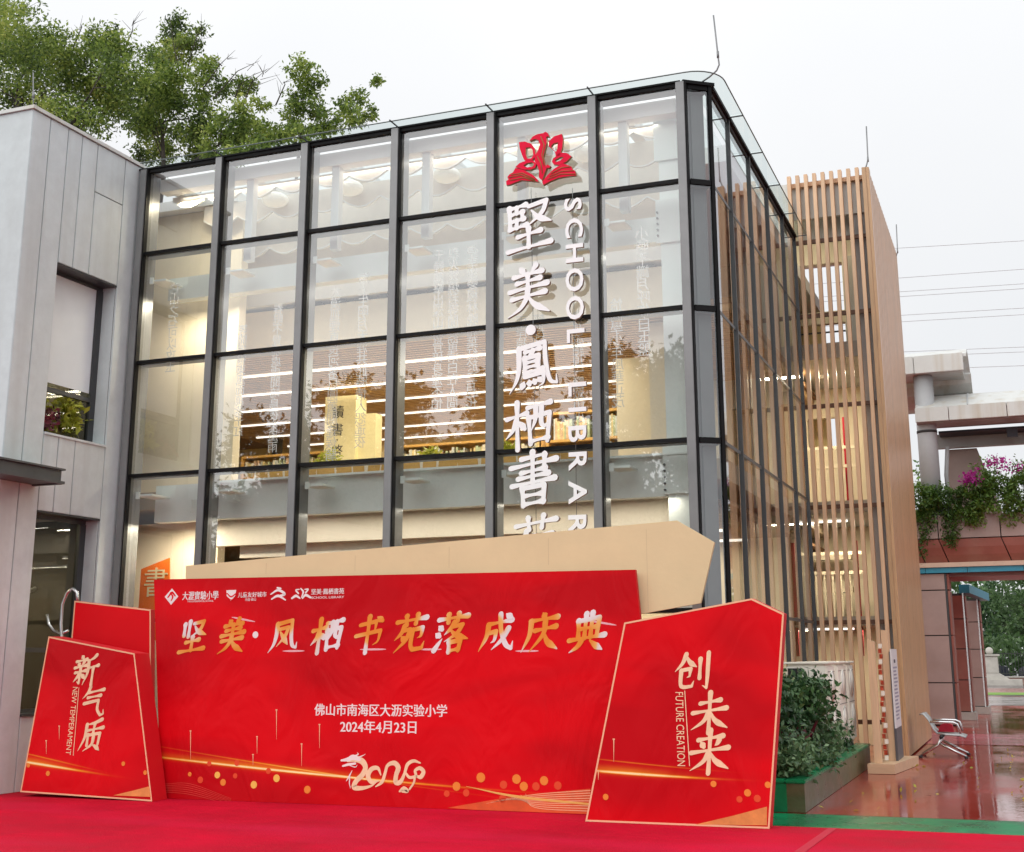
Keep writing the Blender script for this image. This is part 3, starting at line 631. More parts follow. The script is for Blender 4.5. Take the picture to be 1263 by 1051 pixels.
def area(name, loc, sx_, sy_, power, col=(1, .86, .62), parent=lib, rx=0):
    d = bpy.data.lights.new(name, 'AREA'); d.shape = 'RECTANGLE'; d.size = sx_; d.size_y = sy_; d.energy = power; d.color = col
    o = link(name, d, parent, loc); o.rotation_euler.x = rx; return o
for y in (3.5, 4.9, 6.25, 7.6, 8.95, 10.25): area('ceiling_light_lamp', (2.5, y, 6.37), 8, .12, 70)
area('atrium_fill_light', (4.2, .5, 8.57), 7.6, .12, 14, (1, .92, .80)); area('atrium_fill_light', (4.2, 1.8, 7.7), 7.0, .12, 5, (1, .92, .80))  # area lights added to brighten the atrium, without fixtures
for y in (1.9, 3.6, 5.3): area('lower_ceiling_lamp', (4.6, y, 3.39), 6, .1, 60)
area('wall_fill_light', (.66, .5, 8.5), .6, .12, 20)  # light added to brighten the left bay wall, no fixture there
area('wall_fill_light', (.66, .5, 6.9), .6, .1, 26, (1, .88, .68)); area('wall_fill_light', (.66, .5, 3.52), .6, .1, 30, (1, .88, .68)); area('beam_fill_light', (4.6, .42, 3.56), 7, .08, 40, (1, .9, .74)); area('beam_fill_light', (4.6, .9, 6.93), 7, .08, 26, (1, .94, .84))  # further wall fill, and lights added under the beams to brighten the bulkheads
for q in (2.6, 5.2): area('upper_floor_lamp', (q, 3.0, 6.3), 2, .2, 50, (1, .9, .68))
# things inside
def bookcase(x0, x1, y, z0, z1, label, cols, rows, d=.3):
    t = thing('bookcase', label, 'bookcase', ((x0 + x1) / 2, y, z0), 'oak bookcases inside the upper floor')
    box('back_panel', x0, x1, y + d, y + d + .02, z0, z1, 'wood_shelf', t)
    for x in (x0, x1 - .04): box('side_panel', x, x + .04, y, y + d - .001, z0, z1, 'wood_shelf', t)
    for k in range(rows + 1): z = z0 + (z1 - z0 - .04) * k / rows; box('shelf', x0 + .041, x1 - .041, y + .005, y + d - .002, z, z + .04, 'wood_shelf', t)
    r = random.Random(int(x0 * 10)); groups = {}
    for k in range(rows):
        z = z0 + (z1 - z0 - .04) * k / rows + .041; x = x0 + .08
        while x < x1 - .12:
            w_ = r.uniform(.025, .06); h = r.uniform(.55, .8) * ((z1 - z0) / rows); c = r.choice(('bk1', 'bk2', 'bk3', 'bk4', 'bk5'))
            if r.random() < .85: groups.setdefault(c, []).append((x, x + w_ - .003, y + .03, y + .22, z, z + h))
            x += w_
    for c, l in groups.items(): o = boxes('books', l, c, t, kind='stuff')
for i, c in enumerate(((.72, .68, .56), (.66, .54, .28), (.40, .46, .30), (.62, .42, .26), (.55, .58, .56))): M['bk%d' % (i + 1)] = mat('book cover %d' % (i + 1), c, .6, 0, .3, 15)
bookcase(-1.6, .35, 5.4, 4.1, 5.35, 'oak bookcase left of the yellow reading pillar upstairs', 3, 3)
bookcase(1.5, 4.5, 5.4, 4.1, 5.35, 'long oak bookcase right of the yellow reading pillar upstairs', 5, 3)
bookcase(5.0, 6.4, 4.2, 4.1, 5.5, 'oak bookcase beside the beige pier behind the white sign', 2, 3)
pil = thing('reading_pillar', 'pale yellow square pillar with dark characters on the upper floor', 'pillar', (.8, 5.2, 4.1))
box('pillar_body', .47, 1.10, 4.9, 5.3, 4.1, 6.24, 'yellow', pil)
box('pillar_wing', 1.101, 1.45, 5.0, 5.25, 4.1, 5.9, 'yellow', pil)
flat_text('lettering', '讀書', (.74, 4.893, 5.95), .20, 'ink', pil, vertical=True, gap=1.6)
flat_text('lettering', '·', (.74, 4.893, 5.44), .2, 'ink', pil)
flat_text('lettering', '啓', (.74, 4.893, 5.24), .20, 'ink', pil)
ben = thing('upper_floor_bench', 'low brown patchwork bench with cream seams just above the floor beam', 'bench', (4, .95, 4.1))
box('seat_base', 1.6, 7.1, .98, 1.3, 4.06, 4.36, 'cream_wall', ben)
xx = 1.65; rr = random.Random(4)
while xx < 6.9:
    w_ = rr.uniform(.18, .36); s = rr.uniform(-.03, .03)
    prism('seat_cushion', [(xx, .975, 4.13), (xx + w_ - .03, .975, 4.13), (xx + w_ - .03 + s, .975, 4.32), (xx + s, .975, 4.34)], (0, .03, 0), 'wood_shelf', ben); xx += w_
for i, (x, z, s) in enumerate(((2.55, 4.45, .2), (4.2, 4.45, .16), (5.5, 4.45, .18))):
    t = thing('potted_plant', ('leafy green plant behind the bench under the yellow pillar', 'small green plant behind the middle of the bench', 'small green plant behind the bench next to the white sign')[i], 'plant', (x, 1.5, 4.1), 'plants on the upper floor')
    tube('pot', [(x, 1.5, 4.1), (x, 1.5, 4.3)], [.07, .1], 'white', t, 12); P, _ = cluster((x, 1.5, z), s, 160, 6, seed=i); leaves('foliage', P, .11, 'leaf_yellow', t)
ban = thing('orange_banner', 'orange hanging banner with a pale character inside the ground floor', 'banner', (.2, .62, 1.6))
prism('cloth', [at(174, 702, 'y', .6), at(209, 688, 'y', .6), at(209, 790, 'y', .6), at(168, 790, 'y', .6)], (0, .02, 0), 'orange', ban)
flat_text('character', '書', (at(192, 718, 'y', .597) ), .36, 'beige_board', ban)

# white verses on the inside of the glass, mirrored from outside
vin = mat('white vinyl', (.9, .9, .88), .7)
_t = vin.node_tree; _x = _t.nodes.new('ShaderNodeMixShader'); _x.inputs[0].default_value = .62; _tr = _t.nodes.new('ShaderNodeBsdfTransparent')
_t.links.new(_tr.outputs[0], _x.inputs[1]); _t.links.new(_t.nodes['Principled BSDF'].outputs[0], _x.inputs[2]); _t.links.new(_x.outputs[0], _t.nodes['Material Output'].inputs[0])
VERS = [(.72, 6.95, '它山之石可以攻玉', .15), (1.93, 6.2, '等閒識得東風面萬紫千紅', .13), (2.50, 6.45, '春眠不覺曉處處聞啼鳥夜來風雨', .135), (3.86, 6.75, '海上生明月天涯共此時情人怨遙夜', .145),
        (3.42, 6.6, '大漠孤煙直長河落日圓蕭關逢候騎', .145), (5.0, 6.95, '千錘萬擊出深山粉骨碎身渾不怕', .14), (5.22, 6.95, '烈火焚燒若等閒要留清白在人間', .14), (5.50, 6.95, '停車坐愛楓林晚霜葉紅於二月花', .14),
        (6.2, 5.9, '兩岸猿聲啼不住', .13), (6.45, 5.9, '輕舟已過萬重山', .13), (6.98, 5.9, '會當凌絕頂一覽眾山小', .13), (7.50, 6.0, '恰同學少年風華正茂', .14), (7.86, 6.9, '小時不識月呼作白玉盤', .15)]
for x, z, s, h in VERS:
    flat_text('glass_verse', s, (x, .022, z), h, vin, lib, vertical=True, gap=1.13, mirror=True, depth=.001)

# ================================================================== SIGN LETTERS ON THE FACADE
ys = -.15
sg = thing('library_name_sign', 'large white brush characters running down the facade glass', 'sign', (6.4, ys, 3.1))
for ch, (u, v), s in (('堅', (652, 279), .70), ('美', (651, 359), .70), ('鳳', (657, 453), .68), ('栖', (652, 524), .66), ('書', (657, 591), .70)):
    p = at(u, v, 'y', ys); brush_char('character', ch, p, s, .045, 'white_acrylic', sg, 5.3, 'letter_side')
p = at(661, 668, 'y', ys); brush_char('character', '苑', p, .64, .06, 'white_acrylic', sg, 5.2, 'letter_side')
p = at(654.5, 407, 'y', ys); dot = [(p.x + .07 * cos(a), p.y, p.z + .07 * sin(a)) for a in np.linspace(0, 2 * pi, 21)[:-1]]; prism('dot', dot, (0, .06, 0), 'white_acrylic', sg, 'letter_side')
for u, v0, v1 in ((658, 235, 660),):
    tube('hanging_wire', [at(655, 232, 'y', ys + .047), at(662, 690, 'y', ys + .047)], .004, 'alu', sg, 4)
en = thing('english_name_sign', 'white capital letters running down beside the brush characters, turned sideways', 'sign', (7.0, ys, 3))
for ch, u, v in zip('SCHOOLLIBRARY', (706.5, 708, 708.5, 708.5, 709, 710, 712, 712, 712, 712.5, 712.5, 712, 712), (252, 281, 312, 345, 379.5, 414, 480, 505, 535, 569, 607, 647, 678)):
    p = at(u, v, 'y', ys); flat_text('letter', ch, p, .262, 'white_acrylic', en, rot=90, depth=.045, sx=1.22, off=.022, side='letter_side')
tube('hanging_wire', [at(706, 232, 'y', ys + .047), at(712, 700, 'y', ys + .047)], .004, 'alu', en, 4)
# phoenix over an open book
em = thing('phoenix_book_emblem', 'crimson emblem of a bird with petal wings over an open book', 'emblem', (6.55, ys, 7.7))
def zz(lst): return [at(600 + a / 7.006, 150 + b / 7.006, 'y', ys) for a, b in lst]
def ring_part(name, outer, inner):
    # petal with an opening: outline bridged to its hole
    po, pi_ = zz(outer), zz(inner); bm = bmesh.new()
    def loop(ps): vs = [bm.verts.new(p) for p in ps]; return [bm.edges.new((vs[i], vs[(i + 1) % len(vs)])) for i in range(len(vs))]
    E = loop(po) + loop(pi_); bmesh.ops.triangle_fill(bm, use_beauty=True, edges=E)
    me = bpy.data.meshes.new(name); bm.to_mesh(me); bm.free()
    V2 = [(v.co.x, v.co.z) for v in me.vertices]; Fc = []
    for p in me.polygons:
        f = tuple(p.vertices); a, b, c = [Vector(V2[i]) for i in f[:3]]
        Fc.append(f if (b - a).cross(c - a) > 0 else f[::-1])
    vv, ff, nf = solid(V2, Fc, .05); me2 = mesh(name, [(x, ys + y, z) for x, y, z in vv], ff, 'logo_red'); me2.materials.append(M['logo_side'])
    me2.polygons.foreach_set('material_index', [0] * nf + [1] * (len(ff) - nf)); link(name, me2, em)
ring_part('wing_petal', [(280, 178), (330, 172), (385, 190), (418, 235), (425, 300), (395, 330), (345, 340), (325, 330), (308, 290), (288, 235)], [(340, 225), (375, 222), (398, 245), (405, 290), (385, 318), (352, 320), (338, 280)])
ring_part('wing_petal', [(250, 392), (285, 360), (340, 338), (400, 335), (432, 365), (420, 400), (380, 415), (330, 415), (280, 402)], [(318, 380), (350, 358), (395, 352), (412, 368), (398, 390), (350, 396)])
ring_part('wing_petal', [(540, 170), (580, 130), (650, 106), (662, 150), (655, 225), (632, 290), (600, 300), (590, 260), (560, 230), (538, 215)], [(556, 215), (575, 190), (618, 178), (612, 235), (600, 262), (575, 240)])
ring_part('wing_petal', [(600, 300), (640, 268), (690, 270), (735, 300), (690, 345), (630, 375), (580, 370), (565, 345), (575, 318)], [(592, 330), (640, 305), (668, 308), (640, 335), (600, 350)])
prism('bird_body', zz([(372, 165), (400, 128), (445, 108), (490, 100), (510, 88), (530, 100), (542, 130), (518, 128), (520, 180), (505, 240), (490, 300), (500, 350), (520, 400), (500, 450), (480, 510), (452, 480), (455, 430), (440, 380), (415, 340), (420, 290), (445, 250), (462, 200), (448, 160), (420, 150)]), (0, .06, 0), 'logo_red', em, 'logo_side')
prism('tail_feather', zz([(520, 370), (555, 385), (540, 402), (515, 398)]), (0, .05, 0), 'logo_red', em, 'logo_side')
prism('book_page', zz([(250, 400), (330, 420), (400, 460), (440, 500), (450, 520), (400, 515), (300, 505), (200, 545), (172, 550), (170, 515), (190, 500), (180, 480), (200, 455), (228, 440)]), (0, .05, 0), 'logo_red', em, 'logo_side')
prism('book_page', zz([(660, 360), (700, 375), (735, 390), (740, 410), (765, 425), (775, 465), (720, 470), (620, 485), (540, 520), (490, 548), (480, 520), (520, 470), (580, 410)]), (0, .05, 0), 'logo_red', em, 'logo_side')
for a in ([(195, 485), (300, 462), (420, 510)], [(215, 462), (310, 445), (420, 500)], [(205, 510), (320, 485), (430, 518)], [(560, 450), (650, 400), (725, 392)], [(545, 475), (650, 430), (755, 425)], [(530, 500), (640, 455), (770, 455)], [(470, 130), (500, 200), (480, 290), (500, 380)], [(440, 300), (470, 360), (485, 450)]):
    pts = [q + Vector((0, -.004, 0)) for q in zz(a)]; tube('engraved_line', pts, .006, 'logo_side', em, 4)

# ================================================================== EVENT BOARDS
def inset(pts, d):
    """inset a polygon lying in a plane y=const"""
    P = [Vector((p.x, p.z)) for p in pts]; n = len(P); area = sum(P[i].cross(P[(i + 1) % n]) for i in range(n)); s = 1 if area > 0 else -1; R = []
    for i in range(n):
        a = (P[i] - P[i - 1]).normalized(); b = (P[(i + 1) % n] - P[i]).normalized(); na = Vector((-a.y, a.x)) * s; nb = Vector((-b.y, b.x)) * s
        k = (na + nb).normalized(); R.append(P[i] + k * d / max(.3, k.dot(na)))
    return [Vector((r.x, pts[0].y, r.y)) for r in R]
def framed_board(t, pix, y, th, m, bw=.017, side='board_edge'):
    pts = [at(u, v, 'y', y) for u, v in pix]
    for p in pts:
        if p.z < .03: p.z = .006
    prism('board', pts, (0, th, 0), m, t, side)
    inn = inset(pts, bw); n = len(pts); V = [p + Vector((0, -.003, 0)) for p in pts + inn] + [p + Vector((0, -.0002, 0)) for p in pts + inn]
    Fc = [(i, (i + 1) % n, n + (i + 1) % n, n + i) for i in range(n)] + [(n + i, n + (i + 1) % n, 3 * n + (i + 1) % n, 3 * n + i) for i in range(n)] + [(i, 2 * n + i, 2 * n + (i + 1) % n, (i + 1) % n) for i in range(n)]
    link('border_strip', mesh('border_strip', V, Fc, 'border'), t); return pts
def light_dots(t, y, dots):
    for (u, v, r, b) in dots:
        r *= .86
        p = at(u, v, 'y', y); k = 'dot%d' % b
        if k not in MATS: mat(k, ((.74, .07, .015), (.82, .26, .03), (.88, .55, .10))[b], .6)
        prism('printed_light_dot', [(p.x + r * cos(a), p.y, p.z + r * sin(a)) for a in np.linspace(0, 2 * pi, 13)[:-1]], (0, .0015, 0), MATS[k], t)
def rays(t, y, lst, z=.0022):
    for (u, v0, v1) in lst:
        a, b = at(u, v0, 'y', y), at(u, v1, 'y', y); prism('printed_ray', [(a.x - .006, y, a.z), (a.x + .006, y, a.z), (b.x + .001, y, b.z), (b.x - .001, y, b.z)], (0, .0015, 0), 'border', t)
        bx = at(u, v0, 'y', y); prism('printed_ray', [(bx.x - .012, y - .0005, bx.z), (bx.x + .012, y - .0005, bx.z), (bx.x + .012, y - .0005, bx.z - .012), (bx.x - .012, y - .0005, bx.z - .012)], (0, .0015, 0), 'border', t)

YB = -1.62
bk = thing('event_backdrop', 'wide red printed backdrop with gold title standing in the middle', 'backdrop board', (5.1, YB, 0))
main_print = print_mat('backdrop print', 2.2, .47, -.075, .004, .014, 5.9)
prism('board', [(2.20, YB, .006), (8.36, YB, .006), (8.15, YB, 2.53), (1.91, YB, 2.59)], (0, .06, 0), main_print, bk, 'board_edge')
YT = YB - .003
def tsz(v0, v1, u): return (at(u, v0, 'y', YT) - at(u, v1, 'y', YT)).length
for ch, u, v, s in (('坚', 238, 785, .40), ('美', 286, 785, .42), ('凤', 350, 785, .40), ('栖', 403, 784, .42), ('书', 455, 783, .42), ('苑', 506, 782, .43), ('落', 557, 782, .44), ('成', 613, 781, .44), ('庆', 667, 781, .44), ('典', 724, 780, .43)):
    brush_char('title_character', ch, at(u, v, 'y', YT), s, .002, M['title'], bk, 6.8, shear=.14)
p = at(315, 783, 'y', YT); prism('title_dot', [(p.x + .04 * cos(a), p.y, p.z + .04 * sin(a)) for a in np.linspace(0, 2 * pi, 17)[:-1]], (0, .002, 0), 'white_ink', bk)
for u, v, l_ in ((300, 764, .34), (362, 803, .3), (460, 801, .34), (530, 801, .3), (650, 803, .28), (741, 768, .36)):
    p = at(u, v, 'y', YB - .0015); prism('printed_glint', [(p.x + l_ / 2 * cos(a), p.y, p.z + .011 * sin(a) - .03 * cos(a) * (v < 790)) for a in np.linspace(0, 2 * pi, 17)[:-1]], (0, .001, 0), mat('pale pink ink', (.80, .45, .50), .6), bk)
flat_text('school_line', '佛山市南海区大沥实验小学', at(468, 876, 'y', YT), .115, 'white_ink', bk, sx=.98, bold=.022)
flat_text('date_line', '2024年4月23日', at(466, 896.5, 'y', YT), .122, 'white_ink', bk, sx=1.0, bold=.022)
# logo row
def strokes_obj(name, lst, m, parent, y, wscale=1.):
    allv, allf = [], []
    for i, (pix, wd) in enumerate(lst):
        pts = [at(u, v, 'y', y) for u, v in pix]; V, Fc = stroke([(q.x, q.z) for q in pts], [x * wscale for x in wd])
        vv, ff, nf = solid([(v[0], v[1]) for v in V], [f[::-1] for f in Fc], .0015); b = len(allv); allv += [(x, y + yy - .0003 * i, z) for x, yy, z in vv]; allf += [tuple(b + j for j in f) for f in ff]
    return link(name, mesh(name, allv, allf, m), parent)
p = at(211.5, 736, 'y', YT); dd = .1
prism('school_logo', [(p.x - dd, YT, p.z), (p.x, YT, p.z - dd), (p.x + dd, YT, p.z), (p.x, YT, p.z + dd)], (0, .001, 0), 'white_ink', bk)
strokes_obj('school_logo_mark', [([(207, 737), (212, 731), (216, 735)], [.008, .014, .008]), ([(211, 741), (213, 736), (210, 731)], [.006, .012, .006])], 'red_board', bk, YT - .002)
flat_text('logo_text', '大瀝實驗小學', at(247, 734.5, 'y', YT), .088, 'white_ink', bk, sx=.80, bold=.02)
flat_text('logo_text', 'THE EXPERIMENTAL SCHOOL', at(247, 741.5, 'y', YT), .024, 'white_ink', bk, sx=.95)
p = at(285, 733, 'y', YT); prism('shield_logo', [(p.x - .07, YT, p.z + .05), (p.x + .07, YT, p.z + .05), (p.x + .06, YT, p.z - .02), (p.x, YT, p.z - .08), (p.x - .06, YT, p.z - .02)], (0, .001, 0), 'white_ink', bk)
strokes_obj('shield_logo_mark', [([(280, 732), (285, 736), (291, 732)], [.006, .009, .006]), ([(281, 737), (285, 740), (290, 737)], [.004, .006, .004])], 'red_board', bk, YT - .002)
flat_text('logo_text', '儿童友好城市', at(311, 733.5, 'y', YT), .054, 'white_ink', bk, bold=.015)
flat_text('logo_text', '中国·佛山', at(309, 739.5, 'y', YT), .03, 'white_ink', bk)
strokes_obj('swirl_logo', [([(334, 733), (343, 728), (351, 733), (340, 736)], [.008, .014, .016, .01]), ([(335, 739), (343, 735), (352, 740)], [.008, .016, .008]), ([(342, 725), (346, 726)], [.01, .012])], 'white_ink', bk, YT)
strokes_obj('phoenix_book_logo', [([(360, 738), (365, 735), (370, 738)], [.012, .016, .008]), ([(383, 737), (377, 734), (373, 738)], [.012, .016, .008]), ([(368, 732), (365, 728), (369, 727)], [.01, .01, .006]), ([(377, 731), (380, 727), (376, 727)], [.01, .01, .006]), ([(371, 726), (374, 730), (372, 737)], [.008, .012, .006])], 'white_ink', bk, YT)
flat_text('logo_text', '坚美·鳳栖書苑', at(404, 729.5, 'y', YT), .058, 'white_ink', bk, sx=.98, bold=.015)
flat_text('logo_text', 'SCHOOL LIBRARY', at(404, 736.8, 'y', YT), .030, 'white_ink', bk, sx=1.45)
# dragon drawn as 2024
def dz(l): return [(400 + a / 7.894, 900 + b / 7.894) for a, b in l]
goldfade = M['cream_ink']
strokes_obj('dragon_numeral', [
 (dz([(230, 300), (300, 285), (370, 310), (400, 370), (370, 440), (310, 500), (290, 560), (360, 570), (450, 550), (510, 510)]), [.02, .034, .034, .03, .03, .028, .03, .022, .012, .004]),
 (dz([(550, 440), (520, 375), (460, 385), (425, 450), (460, 510), (530, 500)]), [.008, .02, .026, .03, .022, .006]),
 (dz([(500, 555), (560, 510), (590, 430), (615, 350), (680, 325), (720, 370), (700, 440), (695, 510), (740, 510), (780, 430), (810, 340), (870, 305), (935, 325)]), [.006, .02, .018, .018, .026, .03, .026, .028, .024, .016, .02, .018, .008]),
 (dz([(790, 420), (830, 465), (890, 450), (885, 400), (930, 375), (965, 410), (940, 460), (900, 455)]), [.012, .016, .016, .016, .02, .024, .024, .012]),
 (dz([(880, 470), (870, 520), (830, 580)]), [.014, .012, .01]), (dz([(735, 600), (775, 570), (810, 600), (760, 600)]), [.012, .02, .018, .014])], goldfade, bk, YT)
strokes_obj('dragon_head', [(dz([(340, 290), (280, 270), (230, 290), (165, 300)]), [.02, .03, .022, .01]), (dz([(300, 330), (230, 340), (180, 355)]), [.012, .014, .01]), (dz([(290, 260), (330, 240), (320, 225)]), [.01, .006, .002]), (dz([(330, 270), (370, 255), (400, 238)]), [.008, .005, .002]), (dz([(240, 345), (300, 365), (320, 345)]), [.004, .005, .002]), (dz([(270, 400), (240, 460), (215, 500)]), [.004, .01, .003]), (dz([(250, 460), (245, 520), (255, 570)]), [.006, .006, .002])], 'white_ink', bk, YT - .001)
light_dots(bk, YT, [(234, 955, .03, 1), (247, 962, .045, 0), (268, 956, .045, 2), (275, 965, .045, 1), (313, 968, .05, 2), (341, 960, .05, 2), (379, 974, .05, 1), (258, 942, .035, 0), (292, 941, .04, 0), (331, 951, .04, 0), (290, 957, .035, 0),
 (563, 970, .055, 1), (593, 959, .06, 1), (621, 968, .05, 0), (637, 961, .058, 1), (646, 970, .055, 1), (661, 970, .05, 0), (671, 963, .055, 1), (688, 969, .05, 0), (575, 978, .045, 0), (551, 979, .04, 0), (620, 985, .05, 0)])
rays(bk, YT - .001, [(235, 901, 937), (341, 875, 912), (317, 908, 930), (312, 930, 944), (372, 917, 945), (394, 893, 923)])
# orange fan printed at the lower right and fine lines
a, b, c, d = at(552, 999, 'y', YT), at(640, 981, 'y', YT), at(728, 973, 'y', YT), at(728, 1006, 'y', YT)
fm = mat('orange fade print', (.72, .10, .02), .6, 0, .3, 2)
prism('printed_fan', [(a.x, YT, max(.02, a.z)), (b.x, YT, b.z), (c.x, YT, c.z), (d.x, YT, .01), (a.x + .3, YT, .01)], (0, .001, 0), fm, bk)
for k in range(9): strokes_obj('printed_line', [([(600 + 6 * k, 991 - 1.5 * k), (660, 980 + 2 * k), (728, 975 + 3.2 * k)], [.001, .003, .004])], 'border', bk, YT - .002)
for k in range(6): strokes_obj('printed_line', [([(204, 967 + 2 * k), (235, 967 + 2.6 * k), (285, 985 + 1.5 * k)], [.002, .002, .001])], mat('pale red line ink', (.75, .08, .06)), bk, YT - .002)
strokes_obj('printed_streak', [([(575, 970), (640, 983), (728, 992)], [.002, .014, .010])], 'gold_ink', bk, YT - .003)

bb = thing('beige_board', 'large plain beige board with angular top behind the red backdrop', 'board', (5.6, -1.45, 0))
yb = -1.50
prism('board', [at(229, 698, 'y', yb), at(835, 642, 'y', yb), at(881, 669, 'y', yb), at(864, 744, 'y', yb), at(787, 758, 'y', yb), at(787, 800, 'y', yb), at(229, 800, 'y', yb)], (0, .05, 0), 'beige_board', bb)
for x in (3.45, 4.67, 5.89, 7.11, 8.25): box('board_seam', x, x + .004, yb - .0012, yb - .0001, 2.62 if x < 8.1 else 2.1, 2.70 + (x - 2.25) * .045, mat('plywood seam', (.56, .45, .27), .8), bb)
for x in (2.8, 5.2, 7.6): box('rear_leg', x, x + .05, -1.449, -1.40, 0.004, 2.2, 'base_wood', bb)

rp = thing('right_event_board', 'red angular board reading future creation standing at the right end', 'board', (8.7, -2.15, 0))
right_print = print_mat('right board print', 7.75, .50, -.055, .012, .014, 1.9)
framed_board(rp, [(770, 768), (927, 738), (967, 757), (949, 1020), (722, 1014)], -2.18, .16, right_print)
yr = -2.184
for ch, u, v, s in (('创', 854, 829, .38), ('未', 875, 879, .40), ('来', 875, 927, .42)): brush_char('character', ch, at(u, v, 'y', yr), s, .002, 'cream_ink', rp, 5.8, shear=.10)
flat_text('english_line', 'FUTURE CREATION', at(839, 899, 'y', yr), .092, 'cream_ink', rp, rot=90, sx=.71)
a, b = at(844, 852, 'y', yr), at(850, 945, 'y', yr); prism('thin_line', [a, b, b + Vector((.008, 0, 0)), a + Vector((.008, 0, 0))], (0, .001, 0), 'cream_ink', rp)
light_dots(rp, yr, [(747, 983, .035, 1), (880, 967, .035, 1), (922, 978, .04, 1), (912, 986, .035, 0), (934, 985, .04, 0), (947, 968, .035, 1)])
rays(rp, yr - .001, [(757, 911, 940), (738, 950, 962)])
prism('printed_swoosh', [at(858, 1017, 'y', yr), at(905, 1006, 'y', yr), at(946, 995, 'y', yr), at(946, 1018, 'y', yr)], (0, .001, 0), mat('peach print', (.82, .30, .08), .6, 0, .3, 3), rp)

lp = thing('left_event_board', 'red angular board reading new temperament at the left end', 'board', (1.0, -1.95, 0))
left_print = print_mat('left board print', .1, .44, -.10, .0, .016, 2.0)
framed_board(lp, [(60, 785), (166, 806), (188, 986), (25, 977)], -1.95, .28, left_print)
yl = -1.954
for ch, u, v, s in (('新', 106, 827, .37), ('气', 115, 866, .37), ('质', 113, 907, .38)): brush_char('character', ch, at(u, v, 'y', yl), s, .002, 'cream_ink', lp, 5.6, shear=.10)
flat_text('english_line', 'NEW TEMPERAMENT', at(88.5, 889, 'y', yl), .085, 'cream_ink', lp, rot=92.5, sx=.80)
a, b = at(97, 848, 'y', yl), at(90, 932, 'y', yl); prism('thin_line', [a, b, b + Vector((.008, 0, 0)), a + Vector((.008, 0, 0))], (0, .001, 0), 'cream_ink', lp)
light_dots(lp, yl, [(59, 954, .035, 1), (152, 942, .03, 1), (179, 953, .03, 1), (35, 944, .03, 1)])
rays(lp, yl - .001, [(73, 895, 912), (57, 913, 930)])
prism('printed_swoosh', [at(140, 981, 'y', yl), at(165, 975, 'y', yl), at(184, 970, 'y', yl), at(186, 983, 'y', yl)], (0, .001, 0), MATS['peach print'], lp)
lb = thing('small_rear_board', 'plain red board with peach edge standing behind the left board', 'board', (1.3, -1.6, 0))
framed_board(lb, [(92, 741), (186, 752), (186, 985), (72, 985)], -1.45, .08, 'red_board')

# ================================================================== LEFT GREY BUILDING
gb = thing('grey_panel_building', 'grey stone panelled building with two recessed windows at the left', 'building', (-2, -1, 0))
H = 8.93; g_ = .007; YE = -2.32
def wpanel(y0, y1, z0, z1): box('wall_panel', -.03, 0, y0 + g_, y1 - g_, z0 + g_, z1 - g_, 'panel', gb, .004)
for (y0, y1, z0, z1) in ((YE, -1.98, 0, H), (-1.98, -1.62, 0, H), (-.38, .0, 0, H), (-1.62, -1.33, 6.95, H), (-1.33, -1.0, 6.95, H), (-1.0, -.38, 6.95, 8.2), (-1.0, -.38, 8.2, H),
        (-1.62, -1.33, 3.54, 4.58), (-1.33, -1.0, 3.54, 4.58), (-1.0, -.38, 3.54, 4.58), (-1.62, -1.0, 0, .94), (-1.0, -.38, 0, .94)): wpanel(y0, y1, z0, z1)
for k in range(9): box('wall_panel', -.62 * (k + 1) + g_, -.62 * k - g_, YE, YE + .03, 0, H, 'panel', gb, .004)
boxes('backing_wall', [(-.06, -.032, YE + .04, -1.625, 0, H), (-.06, -.032, -.375, .09, 0, H), (-.06, -.032, -1.625, -.375, 6.95, H), (-.06, -.032, -1.625, -.375, 3.54, 4.58), (-.06, -.032, -1.625, -.375, 0, .94), (-5.6, -.06, YE + .035, YE + .06, 0, H)], 'joint', gb)
box('roof_coping', -5.7, .03, YE - .03, .14, H + .001, H + .05, 'zinc', gb)
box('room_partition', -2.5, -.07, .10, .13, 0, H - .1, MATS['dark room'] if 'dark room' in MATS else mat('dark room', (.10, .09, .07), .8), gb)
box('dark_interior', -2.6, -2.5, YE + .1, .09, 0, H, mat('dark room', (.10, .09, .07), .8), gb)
def left_window(z0, z1, zt, blind):
    t = box('window_frame', -.29, -.24, -1.62, -.38, z1 - .07, z1, 'dark_frame', gb)
    for (y0, y1, a, b) in ((-1.62, -1.57, z0, z1 - .07), (-.50, -.38, z0, z1 - .07), (-1.57, -.50, z0, z0 + .06), (-1.57, -.50, zt - .03, zt + .03)): box('frame_bar', -.29, -.23, y0, y1, a, b, 'dark_frame', t)
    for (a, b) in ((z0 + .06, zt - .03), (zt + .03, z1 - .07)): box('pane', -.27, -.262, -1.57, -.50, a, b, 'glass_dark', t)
    for (y0, y1, a, b) in ((-.385, -.376, z0, z1), (-1.625, -1.616, z0, z1)): box('reveal', -.24, -.031, y0, y1, a, b, 'panel', t)
    box('head_trim', -.25, -.0, -1.62, -.38, z1 - .02, z1 + .0, 'dark_frame', t)
    box('sill', -.24, .02, -1.62, -.38, z0 - .02, z0 + .01, 'dark_frame' if z0 < 2 else 'panel', t)
    if blind: box('roller_blind', -.262 + .0, -.2605, -1.57, -.50, zt + .1, z1 - .07, 'blind', t)
left_window(4.58, 6.95, 5.24, True); left_window(.94, 3.54, 1.75, False)
box('ceiling_lamp', -1.9, -1.84, -2.2, .05, 3.1, 3.14, 'led', gb)
box('ceiling', -2.5, -.3, -2.2, .05, 3.6, 3.7, 'warm_white', gb)
box('upper_room_wall', -1.2, -1.1, -2.2, .05, 4.3, 7.2, 'warm_white', gb)
